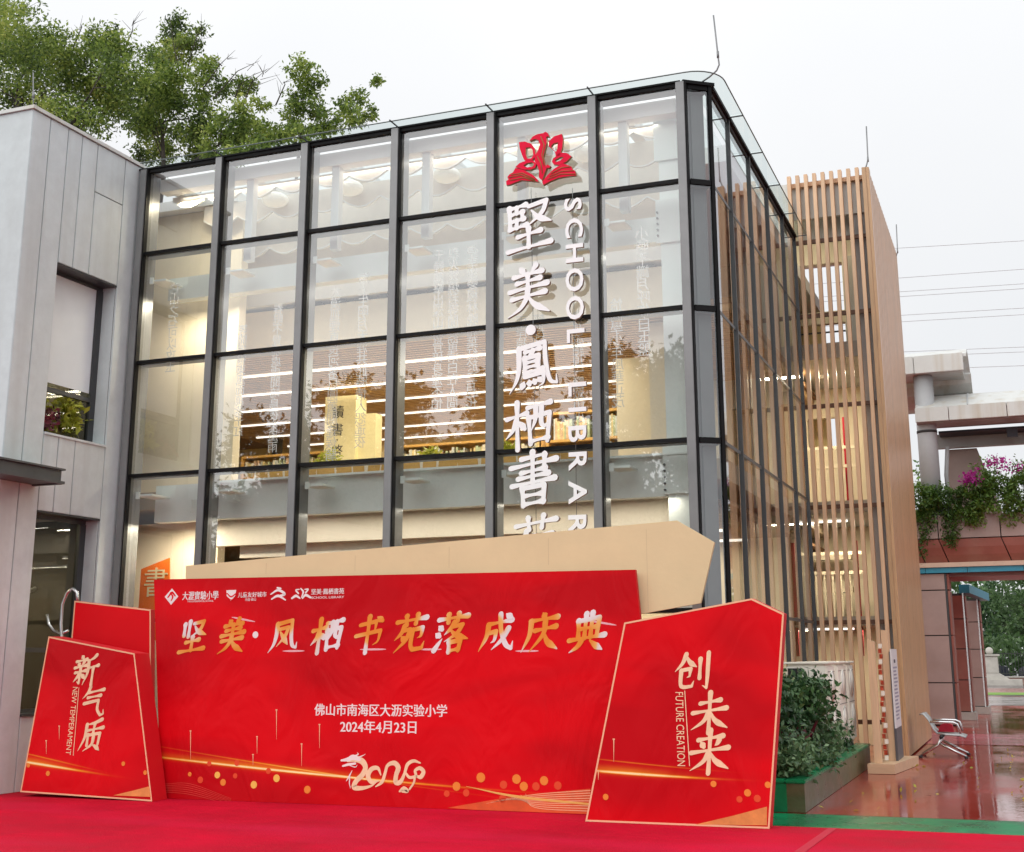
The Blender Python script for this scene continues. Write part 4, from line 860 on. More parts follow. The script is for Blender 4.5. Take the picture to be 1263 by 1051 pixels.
area('added_room_lamp', (-.9, -1.2, 6.9), .8, .5, 45, (1, .93, .8), gb); area('added_room_lamp', (-1.4, -1.2, 3.55), .8, .5, 22, (1, .88, .66), gb)  # upper lamp added to light the plants; lower one carries the ceiling lamp's light
for k in range(12): tube('stair_baluster', [(-1.2, -1.9 + .13 * k, 1.2 + .05 * k), (-1.2, -1.9 + .13 * k, 1.95 + .05 * k)], .015, 'steel_white', gb, 5)
tube('stair_handrail', [(-1.2, -2.0, 1.93), (-1.2, -.2, 2.62)], .03, 'steel_white', gb, 6)
fl = thing('flower_arrangement', 'pink and yellow green leafy plants behind the lower pane of the upper window', 'plant', (-.5, -1.1, 4.6))
P, _ = cluster((-.42, -1.38, 4.9), .24, 700, 8, seed=5); leaves('pink_foliage', P, .10, 'leaf_red', fl)
P, _ = cluster((-.44, -.90, 4.95), .30, 1200, 8, seed=6); leaves('green_foliage', P, .13, 'leaf_yellow', fl)
cp = thing('steel_canopy', 'dark steel channel canopy projecting from the grey building', 'canopy', (.2, -3, 3.8))
box('soffit', .0, .44, -8, -1.76, 3.86, 3.88, 'canopy', cp); box('channel_web', .43, .455, -8, -1.76, 3.881, 4.02, 'canopy', cp)
box('top_flange', .0, .50, -8, -1.72, 4.021, 4.045, 'canopy', cp); box('bottom_flange', .441, .50, -8, -1.72, 3.845, 3.88, 'canopy', cp); box('end_web', .0, .455, -1.76, -1.745, 3.845, 4.02, 'canopy', cp)
box('end_flange', .0, .44, -1.744, -1.70, 3.845, 3.87, 'canopy', cp)
hd = thing('steel_ring_rail', 'curved stainless ring handrail by the lower window of the grey building', 'handrail', (.35, -1.3, 0))
pts = [at(u, v, 'y', -1.3) for u, v in ((77, 800), (75, 770), (77, 745), (83, 731), (90, 726), (95, 731), (96, 745))]; tube('rail_tube', [(pts[0].x, -1.3, .004)] + pts, .022, 'stainless', hd)
pts = [at(u, v, 'y', -1.28) for u, v in ((58, 758), (60, 770), (66, 778), (75, 782), (84, 778))]; tube('rail_tube', pts, .02, 'stainless', hd)
rc = thing('red_cloth_bundle', 'dark red cloth bundle at the foot of the grey wall, cut by the photo edge', 'cloth', (-.2, -2.5, 0))
bm = bmesh.new(); bmesh.ops.create_icosphere(bm, subdivisions=3, radius=.26); bmesh.ops.scale(bm, vec=(.9, .8, 1.3), verts=bm.verts)
for v in bm.verts: v.co += v.co.normalized() * .02 * sin(v.co.x * 31 + v.co.z * 17)
me = bpy.data.meshes.new('cloth_mass'); bm.to_mesh(me); bm.free(); me.materials.append(M['red_cloth']); link('cloth_mass', me, rc, (-.27, -2.2, .36)); link('cloth_fold', me, rc, (-.35, -2.25, .2))

# ================================================================== TIMBER SLAT TOWER
tw = thing('slatted_stair_tower', 'tall stair tower with wood tone slats behind the glass library', 'building', (9, 9.5, 0))
XT, YTW, ZTW, YF = 10.108, 6.99, 10.04, 12.31
xs = [6.45 + .1505 * k for k in range(24)]; xs = [x for x in xs if 8.70 < x < 10.0]
for x in xs: box('slat', x - .033, x + .033, YTW - .06, YTW + .06, .05, ZTW + .03, 'slat', tw, .004)
for z in (8.83, 7.46, 5.83, 4.08, 2.15, .55): box('crossbar', 8.7, 9.99, YTW + .061, YTW + .12, z - .035, z + .035, 'brown_bar', tw)
box('crossbar', 8.7, 9.99, YTW + .061, YTW + .14, ZTW - .16, ZTW - .08, 'slat', tw)
box('side_wing_wall', 6.3, 8.66, YTW + .1, YTW + .25, 5.9, ZTW - .06, 'zinc', tw)
box('side_wing_wall', 6.3, 8.66, YTW + .1, YTW + .25, 0, 4.1, 'pink_clad', tw); box('side_wing_wall', 6.3, 8.66, YTW + .3, YTW + .45, 4.1, 5.9, 'warm_white', tw)
for k in range(9): box('side_wing_board', 6.6 + .25 * k, 6.72 + .25 * k, YTW + .02, YTW + .095, 0, 5.9 if k % 2 else 9.6, 'clad' if k % 3 == 1 else 'zinc', tw)
box('corner_board', 10.0, 10.07, YTW - .075, YTW + .1, .02, ZTW + .01, 'clad', tw, .004)
box('corner_board', 10.071, 10.125, YTW - .06, YTW + .16, .02, ZTW + .01, 'clad', tw, .004)
for k in range(43): y = YTW + .165 + .12 * k; box('cladding_board', XT - .025, XT + (.0 if k % 2 else .004), y, y + .114, .02, ZTW, 'clad', tw)
box('cladding_backing', XT - .06, XT - .026, YTW + .16, YF, .02, ZTW, 'brown_bar', tw)
box('grey_pier', 9.72, 9.98, YTW + .2, YTW + .75, 0, ZTW - .22, 'colgrey', tw)
box('parapet', 6.3, XT, YTW + .15, YTW + .22, ZTW - .75, ZTW - .15, 'zinc', tw)
# rear wall with window openings (x from 6.3 to 10.0)
def wall_with_holes(name, x0, x1, y, z0, z1, holes, m, th=.15):
    xsn = sorted({x0, x1, *[h[0] for h in holes], *[h[1] for h in holes]}); zs = sorted({z0, z1, *[h[2] for h in holes], *[h[3] for h in holes]}); L = []
    for i in range(len(xsn) - 1):
        for j in range(len(zs) - 1):
            cx, cz = (xsn[i] + xsn[i + 1]) / 2, (zs[j] + zs[j + 1]) / 2
            if not any(h[0] < cx < h[1] and h[2] < cz < h[3] for h in holes): L.append((xsn[i], xsn[i + 1], y, y + th, zs[j], zs[j + 1]))
    return boxes(name, L, m, tw)
wall_with_holes('rear_wall', 6.3, XT - .06, 10.0, 0, ZTW, [(8.3, 9.2, 8.30, 9.30), (8.3, 9.2, 7.1, 8.05), (8.35, 8.97, 5.55, 6.15)], 'warm_white')
wall_with_holes('inner_screen', 6.3, 8.9, 9.0, 6.8, ZTW, [], 'conc') if False else None
box('upper_lining', 8.72, 9.71, 7.55, 7.6, 8.98, ZTW - .2, 'zinc', tw)
box('upper_lining', 9.38, 9.71, 8.6, 8.65, 6.9, 8.97, 'zinc', tw)
for z in (7.35, 7.6, 7.85): box('window_bar', 8.3, 9.2, 9.96, 9.99, z, z + .03, 'dark_frame', tw)
for x in (8.6, 8.9): box('window_bar', x, x + .03, 9.93, 9.955, 7.1, 9.3, 'dark_frame', tw)
for z, zz_ in ((6.72, 7.0), (4.0, 4.2), (2.1, 2.25)): box('landing_slab', 6.3, 9.71, YTW + .3, 9.99, z, zz_, 'conc', tw)
box('landing_ceiling_light', 8.2, 8.5, 8.2, 8.3, 6.68, 6.715, 'led2', tw); box('landing_ceiling_light', 8.75, 9.0, 8.6, 8.75, 6.68, 6.715, 'led2', tw)
box('lower_ceiling_light', 8.4, 9.2, 8.4, 8.46, 3.95, 3.985, 'led', tw)
box('lower_ceiling_light', 8.4, 9.2, 8.4, 8.46, 2.05, 2.085, 'led', tw)
for z0 in (4.2, 2.25):
    for z in (z0 + 1.15, z0 + .8): box('stair_rail', 8.0, 9.4, 8.9, 8.94, z, z + .06, 'warm_white', tw)
    for k in range(9): box('stair_rail_post', 8.05 + .15 * k, 8.08 + .15 * k, 8.91, 8.93, z0, z0 + .8, 'warm_white', tw)
box('mid_shelf', 7.4, 9.1, 9.4, 9.6, 3.35, 3.5, 'warm_white', tw); box('mid_shelf', 7.4, 9.1, 9.4, 9.6, 2.75, 2.85, 'warm_white', tw)
for (x, y, z, p_) in ((8.6, 8.4, 9.9, 40), (8.6, 8.3, 6.65, 110), (8.7, 8.4, 3.94, 70), (8.7, 8.4, 2.04, 45)): area('landing_lamp', (x, y, z), 2.4, .2, p_, (1, .86, .60), tw)
box('red_hanging', 9.12, 9.19, 9.2, 9.25, 4.3, 6.0, 'red_cloth', tw); box('red_hanging', 9.28, 9.36, 8.3, 8.35, 1.6, 3.6, 'red_cloth', tw)
box('tower_roof', 6.3, XT - .07, YTW + .25, 12.3, ZTW - .12, ZTW - .02, 'zinc', tw)
P, _ = cluster((8.9, 9.7, 7.2), .3, 200, 8, (1.6, .5, .6), 3); leaves('roof_garden_plant', P, .12, 'leaf_yellow', tag(bpy.data.objects.new('landing_plant', None), 'yellow green plant on the upper landing of the slatted tower', 'plant')).parent.location = (0, 0, 0)
COL.objects.link(bpy.data.objects['landing_plant'])

# ================================================================== LIGHTNING RODS, CABLES
def rod(base, pts, r, label):
    t = thing('lightning_rod', label, 'lightning rod', base, 'lightning rods on the roofs'); tube('rod', pts, r, 'alu', t, 6); q = pts[-2]; tube('collar', [Vector(q) - Vector((0, 0, .04)), Vector(q) + Vector((0, 0, .05))], .017, 'alu', t, 6)
b0 = at(864, 105, 'y', .15); rod((b0.x, .15, 8.91), [(b0.x, .15, 8.905), at(875, 95, 'y', .15), at(884, 87, 'y', .15), at(887, 80, 'y', .15), at(885.5, 68, 'y', .15), at(880, 19, 'y', .15)], .011, 'bent lightning rod on the front corner of the glass library roof')
rod((10.05, 7.1, 10.03), [(10.03, 7.1, 10.03), at(1069, 203, 'y', 7.1), at(1070.5, 197, 'y', 7.1), at(1068.5, 156, 'y', 7.1)], .013, 'short lightning rod on the near corner of the slatted tower')
rod((10.05, 12.2, 10.04), [(10.03, 12.2, 10.03), at(1106, 315, 'y', 12.2), at(1107, 310, 'y', 12.2), at(1105.5, 277, 'y', 12.2)], .013, 'lightning rod on the far corner of the slatted tower')
b1 = at(41, 137, 'y', -2.2); rod(b1, [b1, at(41, 118, 'y', -2.2), at(41, 90, 'y', -2.2)], .008, 'thin lightning rod on the corner of the grey panelled building')
for i, (va, vb) in enumerate(((306, 297), (343, 332), (360, 350), (366, 356), (389, 380), (397, 388), (434, 428), (440, 434), (456, 451))):
    a, b = at(1100, va + .6, 'y', 40), at(1263, vb, 'y', 40); d = b - a; L = [a + d * k for k in (-8, -4, 0, 1, 5, 9)]
    for q in L: q.z += 0
    tag(tube('power_line', L, .014, 'cable', None, 5), 'thin grey overhead power line crossing the sky right of the tower, number counted from the top unreadable', 'power line', 'overhead power lines')
WL = ['topmost', 'second from the top', 'upper of the first close pair', 'lower of the first close pair', 'upper of the middle pair', 'lower of the middle pair', 'upper of the pair above the roof', 'lower of the pair above the roof', 'lowest, just over the white canopy roof']
for i, o in enumerate([o for o in COL.objects if o.name.startswith('power_line')]): o['label'] = 'thin overhead power line right of the tower, ' + WL[i]

# ================================================================== PLANTER BED, AC, SIGN, CHAIR
pb = thing('planter_bed', 'long planter bed with glossy green painted kerb beside the glass library', 'planter', (9.2, 2, 0))
box('kerb_top', 9.50, 9.72, -.77, 5.3, .29, .33, 'green', pb, .01); box('kerb_top', 8.85, 9.499, -.77, -.56, .29, .33, 'green', pb, .01)
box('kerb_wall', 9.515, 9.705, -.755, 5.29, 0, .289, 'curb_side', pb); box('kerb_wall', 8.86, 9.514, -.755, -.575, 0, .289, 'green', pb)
box('soil_fill', 8.80, 9.499, -.559, 5.25, .0, .26, 'soil', pb)
def shrub(name, label, c, r, n, leaf, m, fl=(1, 1, .8), group='shrubs in the planter bed', cat='shrub', seed=1, sub=14):
    t = thing(name, label, cat, (c[0], c[1], .26), group); P, cen = cluster(c, r, n, sub, fl, seed, .38); P = P[P[:, 2] > .27]
    D = [tube_data([(c[0] + random.uniform(-.05, .05), c[1], .26), (Vector(q) + Vector((c[0], c[1], .3))) / 2, q], [.014, .009, .004], 4, False) for q in cen]; V, Fc = merge(D)
    link('stem', mesh('stem', V, Fc, 'bark', True), t); leaves('foliage', P, leaf, m, t, aspect=.5, droop=.15, seed=seed)
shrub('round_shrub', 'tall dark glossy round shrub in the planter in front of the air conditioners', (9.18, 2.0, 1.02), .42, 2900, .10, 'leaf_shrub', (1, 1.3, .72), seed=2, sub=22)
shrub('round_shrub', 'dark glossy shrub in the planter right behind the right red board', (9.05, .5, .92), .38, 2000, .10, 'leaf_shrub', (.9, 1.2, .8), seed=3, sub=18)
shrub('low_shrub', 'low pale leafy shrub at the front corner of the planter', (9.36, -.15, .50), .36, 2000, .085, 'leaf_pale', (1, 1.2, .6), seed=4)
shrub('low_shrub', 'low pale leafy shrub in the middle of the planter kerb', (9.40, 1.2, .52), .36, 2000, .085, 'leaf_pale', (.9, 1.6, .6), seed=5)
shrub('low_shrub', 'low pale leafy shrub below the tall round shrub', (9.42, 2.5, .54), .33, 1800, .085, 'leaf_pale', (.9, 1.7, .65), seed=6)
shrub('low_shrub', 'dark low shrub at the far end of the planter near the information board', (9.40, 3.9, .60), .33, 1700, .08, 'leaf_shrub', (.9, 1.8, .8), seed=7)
ll = leaves('fallen_leaves', np.array([(random.uniform(8.9, 9.5), random.uniform(-.5, 5.1), .265) for k in range(500)] + [(random.uniform(9.75, 12.5), random.uniform(-.7, 9), .004) for k in range(60)]), .06, 'leaf_yellow'); tag(ll, 'small fallen leaves scattered over the planter soil and wet court', 'fallen leaves', kind='stuff')
def strap_plant(label, c, n, L, seed):
    t = thing('red_leaf_plant', label, 'plant', c, 'red leaved plants in the planter bed'); r = random.Random(seed)
    for k in range(n):
        a = r.uniform(0, 2 * pi); e = r.uniform(.5, 1.3); l_ = L * r.uniform(.7, 1.1); d = Vector((cos(a) * cos(e), sin(a) * cos(e), sin(e))); s = Vector((-sin(a), cos(a), 0)) * .028
        c0 = Vector(c) + Vector((0, 0, .08)); p1 = c0 + d * l_ * .5; p2 = c0 + d * l_ + Vector((0, 0, -.12 * l_))
        link('leaf', mesh('leaf', [c0 - s * .4, c0 + s * .4, p1 - s, p1 + s + Vector((0, 0, .004)), p2], [(0, 1, 3, 2), (2, 3, 4)], 'leaf_red'), t)
strap_plant('red leaved strap plant poking out between the shrubs near the red board', (9.36, .75, .42), 16, .42, 1)
strap_plant('red leaved strap plant under the tall round shrub', (9.40, 1.55, .45), 14, .40, 2)
strap_plant('dark red strap plant low behind the right event board', (9.30, .15, .42), 14, .38, 3)
def ac_unit(y0, y1, label):
    t = thing('air_conditioner', label, 'air conditioner', (9.1, (y0 + y1) / 2, .26), 'outdoor air conditioning units')
    box('casing', 8.98, 9.54, y0, y1, .40, 1.50, 'cream_metal', t, .03); box('lid', 8.96, 9.56, y0 - .015, y1 + .015, 1.501, 1.53, 'cream_metal', t, .008)
    box('side_grille', 9.02, 9.20, y0 - .012, y0 - .001, 1.18, 1.45, 'black', t)
    for z in (1.22, .72):
        tube('fan_guard', [(9.541, (y0 + y1) / 2, z), (9.556, (y0 + y1) / 2, z)], .20, 'cream_metal', t, 20)
        for k in range(1): bm_r = .185; V, Fc = tube_data([(9.56, (y0 + y1) / 2 + bm_r * cos(a), z + bm_r * sin(a)) for a in np.linspace(0, 2 * pi, 17)], .003, 4, False); link('guard_ring', mesh('guard_ring', V, Fc, 'colgrey'), t)
    for z in (.55, .95, 1.4): box('seam', 9.541, 9.544, y0 + .01, y1 - .01, z, z + .006, 'joint', t)
    for x in (9.02, 9.45): box('foot', x, x + .04, y0 + .02, y1 - .02, .26, .399, 'dark_frame', t)
ac_unit(3.55, 4.35, 'nearest cream air conditioning unit with a dark square grille behind the shrubs'); ac_unit(4.55, 5.2, 'cream air conditioning unit farther back against the wooden slats')
ac_unit(2.55, 3.2, 'cream air conditioning unit half hidden behind the tall round shrub')

ib = thing('information_board', 'upright wood framed information board on a pale wooden base', 'sign board', (10.0, 4.9, 0))
prism('base', [(9.80, 4.08, 0.0), (10.17, 4.08, 0.0), (10.36, 5.75, .0), (9.98, 5.75, .0)], (0, 0, .13), 'base_wood', ib)
prism('wood_post', [(9.885, 4.2, .131), (9.985, 4.2, .131), (9.985, 4.2, 1.80), (9.885, 4.2, 1.84)], (0, .1, 0), 'slat', ib)
prism('wood_post', [(10.03, 4.75, .131), (10.13, 4.75, .131), (10.13, 4.75, 1.96), (10.03, 4.75, 1.98)], (0, .08, 0), 'slat', ib)
xx = random.Random(9)
for k in range(22): z = .16 + .074 * k; q = xx.uniform(0, .035); box('cut_metal_piece', 9.99 + q, 10.035 + q, 4.42, 4.5, z, z + .06, 'copper' if k % 3 else 'cream_metal', ib)
box('white_text_panel', 10.145, 10.165, 4.72, 5.55, .58, 1.70, 'signwhite', ib); box('grey_lower_panel', 10.145, 10.165, 4.72, 5.55, .131, .579, 'signgrey', ib)
box('panel_core', 10.131, 10.144, 4.72, 5.5, .131, 1.66, 'signgrey', ib)
boxes('small_print', [(10.1655, 10.167, 4.82 + .02 * (k % 3), 5.40 - .05 * ((k * 7) % 4), 1.42 - .052 * k, 1.445 - .052 * k) for k in range(15)], mat('grey print', (.30, .30, .38)), ib, kind='stuff')
box('heading_print', 10.1655, 10.167, 5.0, 5.22, 1.50, 1.55, 'ink', ib)

ch = thing('waiting_chair', 'grey steel waiting chair with armrest standing on the wet red floor', 'chair', (10.7, 7.5, 0))
def chs(u, v, y): p = at(u, v, 'y', y); return p
for k, y in enumerate((7.25, 7.85)):
    du = 0
    prof = [(10.30, .68), (10.36, .685), (10.43, .60), (10.50, .45), (10.56, .385), (10.70, .37), (10.90, .36), (10.99, .33)]
for nm, seg in (('backrest', prof[:5]), ('seat', prof[4:])):
    V, Fc = [], []
    for x, z in seg: V += [(x, 7.2, z), (x, 7.9, z), (x, 7.2, z - .02), (x, 7.9, z - .02)]
    for i in range(len(seg) - 1): b = 4 * i; Fc += [(b, b + 4, b + 5, b + 1), (b + 2, b + 3, b + 7, b + 6), (b, b + 2, b + 6, b + 4), (b + 1, b + 5, b + 7, b + 3)]
    Fc += [(0, 1, 3, 2), (len(V) - 4, len(V) - 2, len(V) - 1, len(V) - 3)]
    link(nm, mesh(nm, V, Fc, 'seat_metal', True), ch)
for y in (7.17, 7.93):
    tube('armrest', [(10.46, y, .56), (10.62, y, .56), (10.82, y, .555), (10.88, y, .53), (10.92, y, .38)], .018, 'stainless', ch)
    tube('leg', [(10.62, y, .33), (10.56, y, .2), (10.28, y, .03)], .022, 'stainless', ch); tube('leg', [(10.60, y, .22), (10.8, y, .12), (10.98, y, .03)], .022, 'stainless', ch)
    tube('foot', [(10.28, y, 0), (10.28, y, .035)], .03, 'black', ch); tube('foot', [(10.98, y, 0), (10.98, y, .035)], .03, 'black', ch)
tube('cross_beam', [(10.62, 7.1, .33), (10.62, 8.0, .33)], .03, 'black', ch)
tag(prism('red_bag', [(10.55, 7.5, .39), (10.80, 7.5, .385), (10.78, 7.5, .50), (10.70, 7.5, .53), (10.60, 7.5, .50)], (0, .2, 0), 'red_cloth'), 'small red bag lying on the seat of the steel chair', 'bag')

# ================================================================== GATE STRUCTURE AND WALKWAY ROOFS
gt = thing('overbridge_gate', 'pink clad gateway with round column and curved white roofs at the right', 'gateway', (14, 18, 0))
Y0 = 17.0
def curved_roof(name, x0, x1, prof, m):
    """prof: list of (y, z); swept along x"""
    n = len(prof); V = [(x0, y, z) for y, z in prof] + [(x1, y, z) for y, z in prof]; Fc = [(i, i + n, (i + 1) % n + n, (i + 1) % n) for i in range(n)] + [tuple(range(n))[::-1], tuple(range(n, 2 * n))]
    return link(name, mesh(name, V, Fc, m), gt)
def vault(y0, y1, z0, z1, th=.08, n=9):
    up = [(y0 + (y1 - y0) * k / n, z0 + (z1 - z0) * math.sin(pi * (.0 + .95 * k / n))) for k in range(n + 1)]; return up + [(y, z - th) for y, z in up[::-1]]
curved_roof('upper_roof_vault', 6.0, 11.23, vault(17.05, 19.6, 8.80, 9.15), 'zinc')
box('upper_roof_fascia', 6, 9.98, Y0 - .06, Y0 + .04, 8.36, 8.80, 'zinc', gt, .01); box('upper_roof_fascia', 9.995, 11.15, Y0 - .06, Y0 + .04, 8.36, 8.80, 'zinc', gt, .01)
box('upper_roof_soffit', 6, 11.12, Y0 + .05, 18.2, 8.36, 8.42, 'zinc', gt)
curved_roof('upper_roof_trough', 9.2, 11.28, [(18.25 + 1.2 * (1 - cos(a)) - .2, 8.55 - .75 * sin(a)) for a in np.linspace(.1, pi * .8, 9)] + [(18.25 + 1.1 * (1 - cos(a)) - .1, 8.6 - .65 * sin(a)) for a in np.linspace(pi * .8, .1, 9)], 'zinc')
curved_roof('lower_roof_vault', 9.95, 30, vault(17.0, 19.5, 7.50, 8.0), 'zinc')
for x in (11.15, 13.1): curved_roof('roof_seam', x, x + .03, [(y - .02, z + .02) for y, z in vault(17.0, 19.5, 7.50, 8.0)[:10]] + [(y, z) for y, z in vault(17.0, 19.5, 7.50, 8.0)[:10]][::-1], 'colgrey')
xe = [9.93, 10.72, 12.05, 13.4, 14.8, 16.2]
for i in range(5): box('lower_roof_fascia', xe[i] + .008, xe[i + 1] - .008, Y0 - .1, Y0 - .0, 7.14, 7.49, 'zinc', gt, .008)
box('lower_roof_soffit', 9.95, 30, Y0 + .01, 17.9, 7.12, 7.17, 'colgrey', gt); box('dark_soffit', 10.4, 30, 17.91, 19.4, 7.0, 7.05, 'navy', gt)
box('soffit_bracket', 12.0, 12.25, 17.6, 17.7, 6.75, 7.0, 'navy', gt)
box('lower_beam', 10.3, 30, 18.6, 18.8, 6.72, 7.08, 'colgrey', gt)
tube('round_column', [(10.16, 17.35, 4.7), (10.16, 17.35, 8.35)], .235, 'colgrey', gt, 24)
tube('column_collar', [(10.16, 17.35, 6.92), (10.16, 17.35, 6.98)], .245, 'joint', gt, 24); tube('drain_pipe', [(10.55, 17.6, 4.8), (10.52, 17.6, 5.9), (10.60, 17.6, 6.6)], .05, 'colgrey', gt, 8)
prism('pink_pier_upper', [(10.5, 18.9, 5.0), (11.75, 18.9, 5.0), (11.25, 18.9, 6.72), (10.5, 18.9, 6.72)], (0, .4, 0), 'pink_clad', gt)
# curved clad parapet made of panels
xp = [9.3, 9.72, 10.26, 11.67, 13.05, 14.45, 15.85, 17.2]
pf = [(17.0, 4.30, 4.78), (0, 0, 0)]
for i in range(7):
    a, b = xp[i] + .012, xp[i + 1] - .012
    link('parapet_panel', mesh('parapet_panel', [(a, Y0, 4.315), (b, Y0, 4.315), (b, Y0 + .02, 4.86), (a, Y0 + .02, 4.86), (a, Y0 + .3, 4.315), (b, Y0 + .3, 4.315), (b, Y0 + .3, 4.86), (a, Y0 + .3, 4.86)], [(0, 1, 2, 3), (0, 4, 5, 1), (3, 2, 6, 7), (0, 3, 7, 4), (1, 5, 6, 2), (4, 7, 6, 5)], 'pink_clad'), gt)
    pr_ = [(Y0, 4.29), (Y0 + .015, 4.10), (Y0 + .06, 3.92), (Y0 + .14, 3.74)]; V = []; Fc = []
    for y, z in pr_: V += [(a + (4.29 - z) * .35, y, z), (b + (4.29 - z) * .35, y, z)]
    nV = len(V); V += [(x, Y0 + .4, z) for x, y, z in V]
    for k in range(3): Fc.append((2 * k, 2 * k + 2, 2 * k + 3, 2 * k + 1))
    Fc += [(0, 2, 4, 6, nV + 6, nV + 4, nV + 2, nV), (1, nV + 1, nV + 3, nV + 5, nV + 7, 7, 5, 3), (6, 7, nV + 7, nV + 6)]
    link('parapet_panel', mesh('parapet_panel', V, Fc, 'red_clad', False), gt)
box('parapet_core', 9.3, 17.2, Y0 + .42, Y0 + .8, 3.74, 4.84, 'joint', gt); box('parapet_joint_backing', 9.3, 17.2, Y0 + .31, Y0 + .40, 3.74, 4.8, 'joint', gt)
box('stone_ledge', 9.3, 17.5, Y0 - .10, 19.5, 3.63, 3.735, 'ledge', gt)
for a, b in ((9.3, 9.9), (9.91, 10.85), (10.86, 12.1), (12.11, 13.5), (13.51, 15), (15.01, 17.4)): box('blue_strip', a, b, Y0 - .06, Y0 + .3, 3.50, 3.629, 'blue', gt)
box('gate_soffit', 9.3, 17.5, Y0 + .301, 19.5, 3.42, 3.5, 'pink_clad', gt)
zb = [.02, .97, 2.05, 3.10, 3.49]
for i in range(4):
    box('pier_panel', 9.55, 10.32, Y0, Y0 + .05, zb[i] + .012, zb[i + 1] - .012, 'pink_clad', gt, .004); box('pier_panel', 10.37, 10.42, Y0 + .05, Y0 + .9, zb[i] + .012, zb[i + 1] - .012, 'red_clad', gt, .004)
box('pier_edge', 10.325, 10.365, Y0 + .01, Y0 + .05, 0, 3.49, 'dark_frame', gt)
box('pier_core', 9.55, 10.36, Y0 + .051, Y0 + .9, 0, 3.49, 'joint', gt)
pz = [.2, .98, 1.75, 2.5, 3.1]
for (xa, xb, ya, yb_) in ((10.2, 10.56, 20.0, 20.8), (10.3, 10.78, 23.6, 24.8)):
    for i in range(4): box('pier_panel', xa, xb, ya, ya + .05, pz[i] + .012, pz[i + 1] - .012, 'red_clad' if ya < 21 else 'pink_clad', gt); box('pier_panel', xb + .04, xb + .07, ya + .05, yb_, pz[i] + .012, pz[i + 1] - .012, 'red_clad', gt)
    box('pier_core', xa, xb + .035, ya + .051, yb_, 0, 3.15, 'joint', gt); box('metal_corner_trim', xb, xb + .035, ya, ya + .05, 0, 3.15, 'stainless', gt); box('pier_plinth', xa - .05, xb + .12, ya - .1, yb_, 0, .19, 'stone', gt)
prism('blue_side_strip', [(10.5, 20.0, 3.15), (10.75, 20.0, 3.15), (11.1, 24.8, 3.12), (10.85, 24.8, 3.12)], (0, 0, .22), 'blue', gt)
# bougainvillea trailing over the parapet
bg_ = thing('bougainvillea', 'trailing green climber with magenta flowers along the gateway parapet', 'climbing plant', (11, 16.9, 4.8))
PL = []; g = np.random.default_rng(3)
for k in range(260):
    x = g.uniform(9.4, 14.5); z = 5.10 + g.uniform(-.36, .50) + (.25 if 11.3 < x else 0) * g.random(); c = (x, 16.95 + g.uniform(-.2, .3), z); PL.append(cluster(c, .2, 90, 4, seed=k)[0])
for (u, v0, v1) in ((1137, 640, 690), (1143, 640, 670), (1150, 640, 655), (1167, 640, 668), (1176, 650, 676), (1180, 640, 665), (1172, 650, 672), (1198, 640, 650), (1210, 640, 648), (1236, 640, 645), (1260, 630, 645), (1246, 630, 650)):
    for v in np.arange(v0 - 15, v1, 3.): p = at(u + g.uniform(-2, 2), v, 'y', 16.9); PL.append(np.array(p) + g.normal(size=(10, 3)) * .055)
for (u, v) in ((1205, 575), (1215, 572), (1228, 570), (1250, 573), (1262, 574), (1256, 582), (1240, 590), (1225, 596), (1210, 598)):
    p = at(u, v, 'y', 17.0); PL.append(np.array(p) + g.normal(size=(40, 3)) * .09)
leaves('foliage', np.concatenate(PL), .085, 'leaf_boug', bg_, droop=.5, seed=3)
PM = []
for (u, v, n, s) in ((1197, 592, 150, .10), (1203, 590, 80, .08), (1190, 590, 40, .08), (1230, 570, 45, .10), (1225, 573, 30, .08), (1238, 574, 25, .08), (1260, 576, 35, .07), (1206, 578, 20, .09), (1250, 582, 12, .1)):
    PM.append(np.array(at(u, v, 'y', 16.85)) + g.normal(size=(n, 3)) * s)
leaves('flower_bracts', np.concatenate(PM), .075, 'magenta', bg_, aspect=.8, seed=4)
D = [tube_data([(9.4 + .5 * k, 17.1, 4.8), (9.6 + .5 * k, 17.0, 5.1 + .2 * (k % 3)), (9.9 + .5 * k, 16.95, 5.3 + .2 * (k % 2))], [.02, .012, .005], 4, False) for k in range(9)]; V, Fc = merge(D); link('vine_stem', mesh('vine_stem', V, Fc, 'bark'), bg_)

# ================================================================== FAR SIDE OF THE COURT
def fence(x0, x1, y):
    t = thing('iron_fence', 'dark iron railing fence along the far street', 'fence', ((x0 + x1) / 2, y, 0))
    for z in (.55, 1.6): box('rail', x0, x1, y - .02, y + .02, z, z + .05, 'iron', t)
    for k in range(int((x1 - x0) / .16)): box('baluster', x0 + .16 * k, x0 + .16 * k + .03, y - .015, y + .015, .4, 1.75, 'iron', t)
fence(6, 30, 61)
lw = thing('low_wall', 'low reddish brick wall with pale coping under the iron fence', 'wall', (14, 60.7, 0)); box('wall_body', 5, 35, 60.5, 61.2, 0, .36, 'brick_wall', lw); box('coping', 5, 35, 60.45, 61.25, .361, .42, 'stone', lw)
pd = thing('stone_pedestal', 'pale stone pedestal with a round finial in front of the iron fence', 'pedestal', (10.05, 58, 0))
box('plinth', 8.2, 11.6, 57.4, 59, 0, .30, 'stone', pd); prism('tapered_foot', [(9.2, 57.7, .301), (11.0, 57.7, .301), (10.5, 57.7, .62), (9.65, 57.7, .62)], (0, .9, 0), 'stone', pd); box('shaft', 9.68, 10.48, 57.8, 58.5, .621, 1.50, 'stone', pd, .03); box('cap', 9.58, 10.58, 57.72, 58.58, 1.501, 1.60, 'stone', pd, .02)
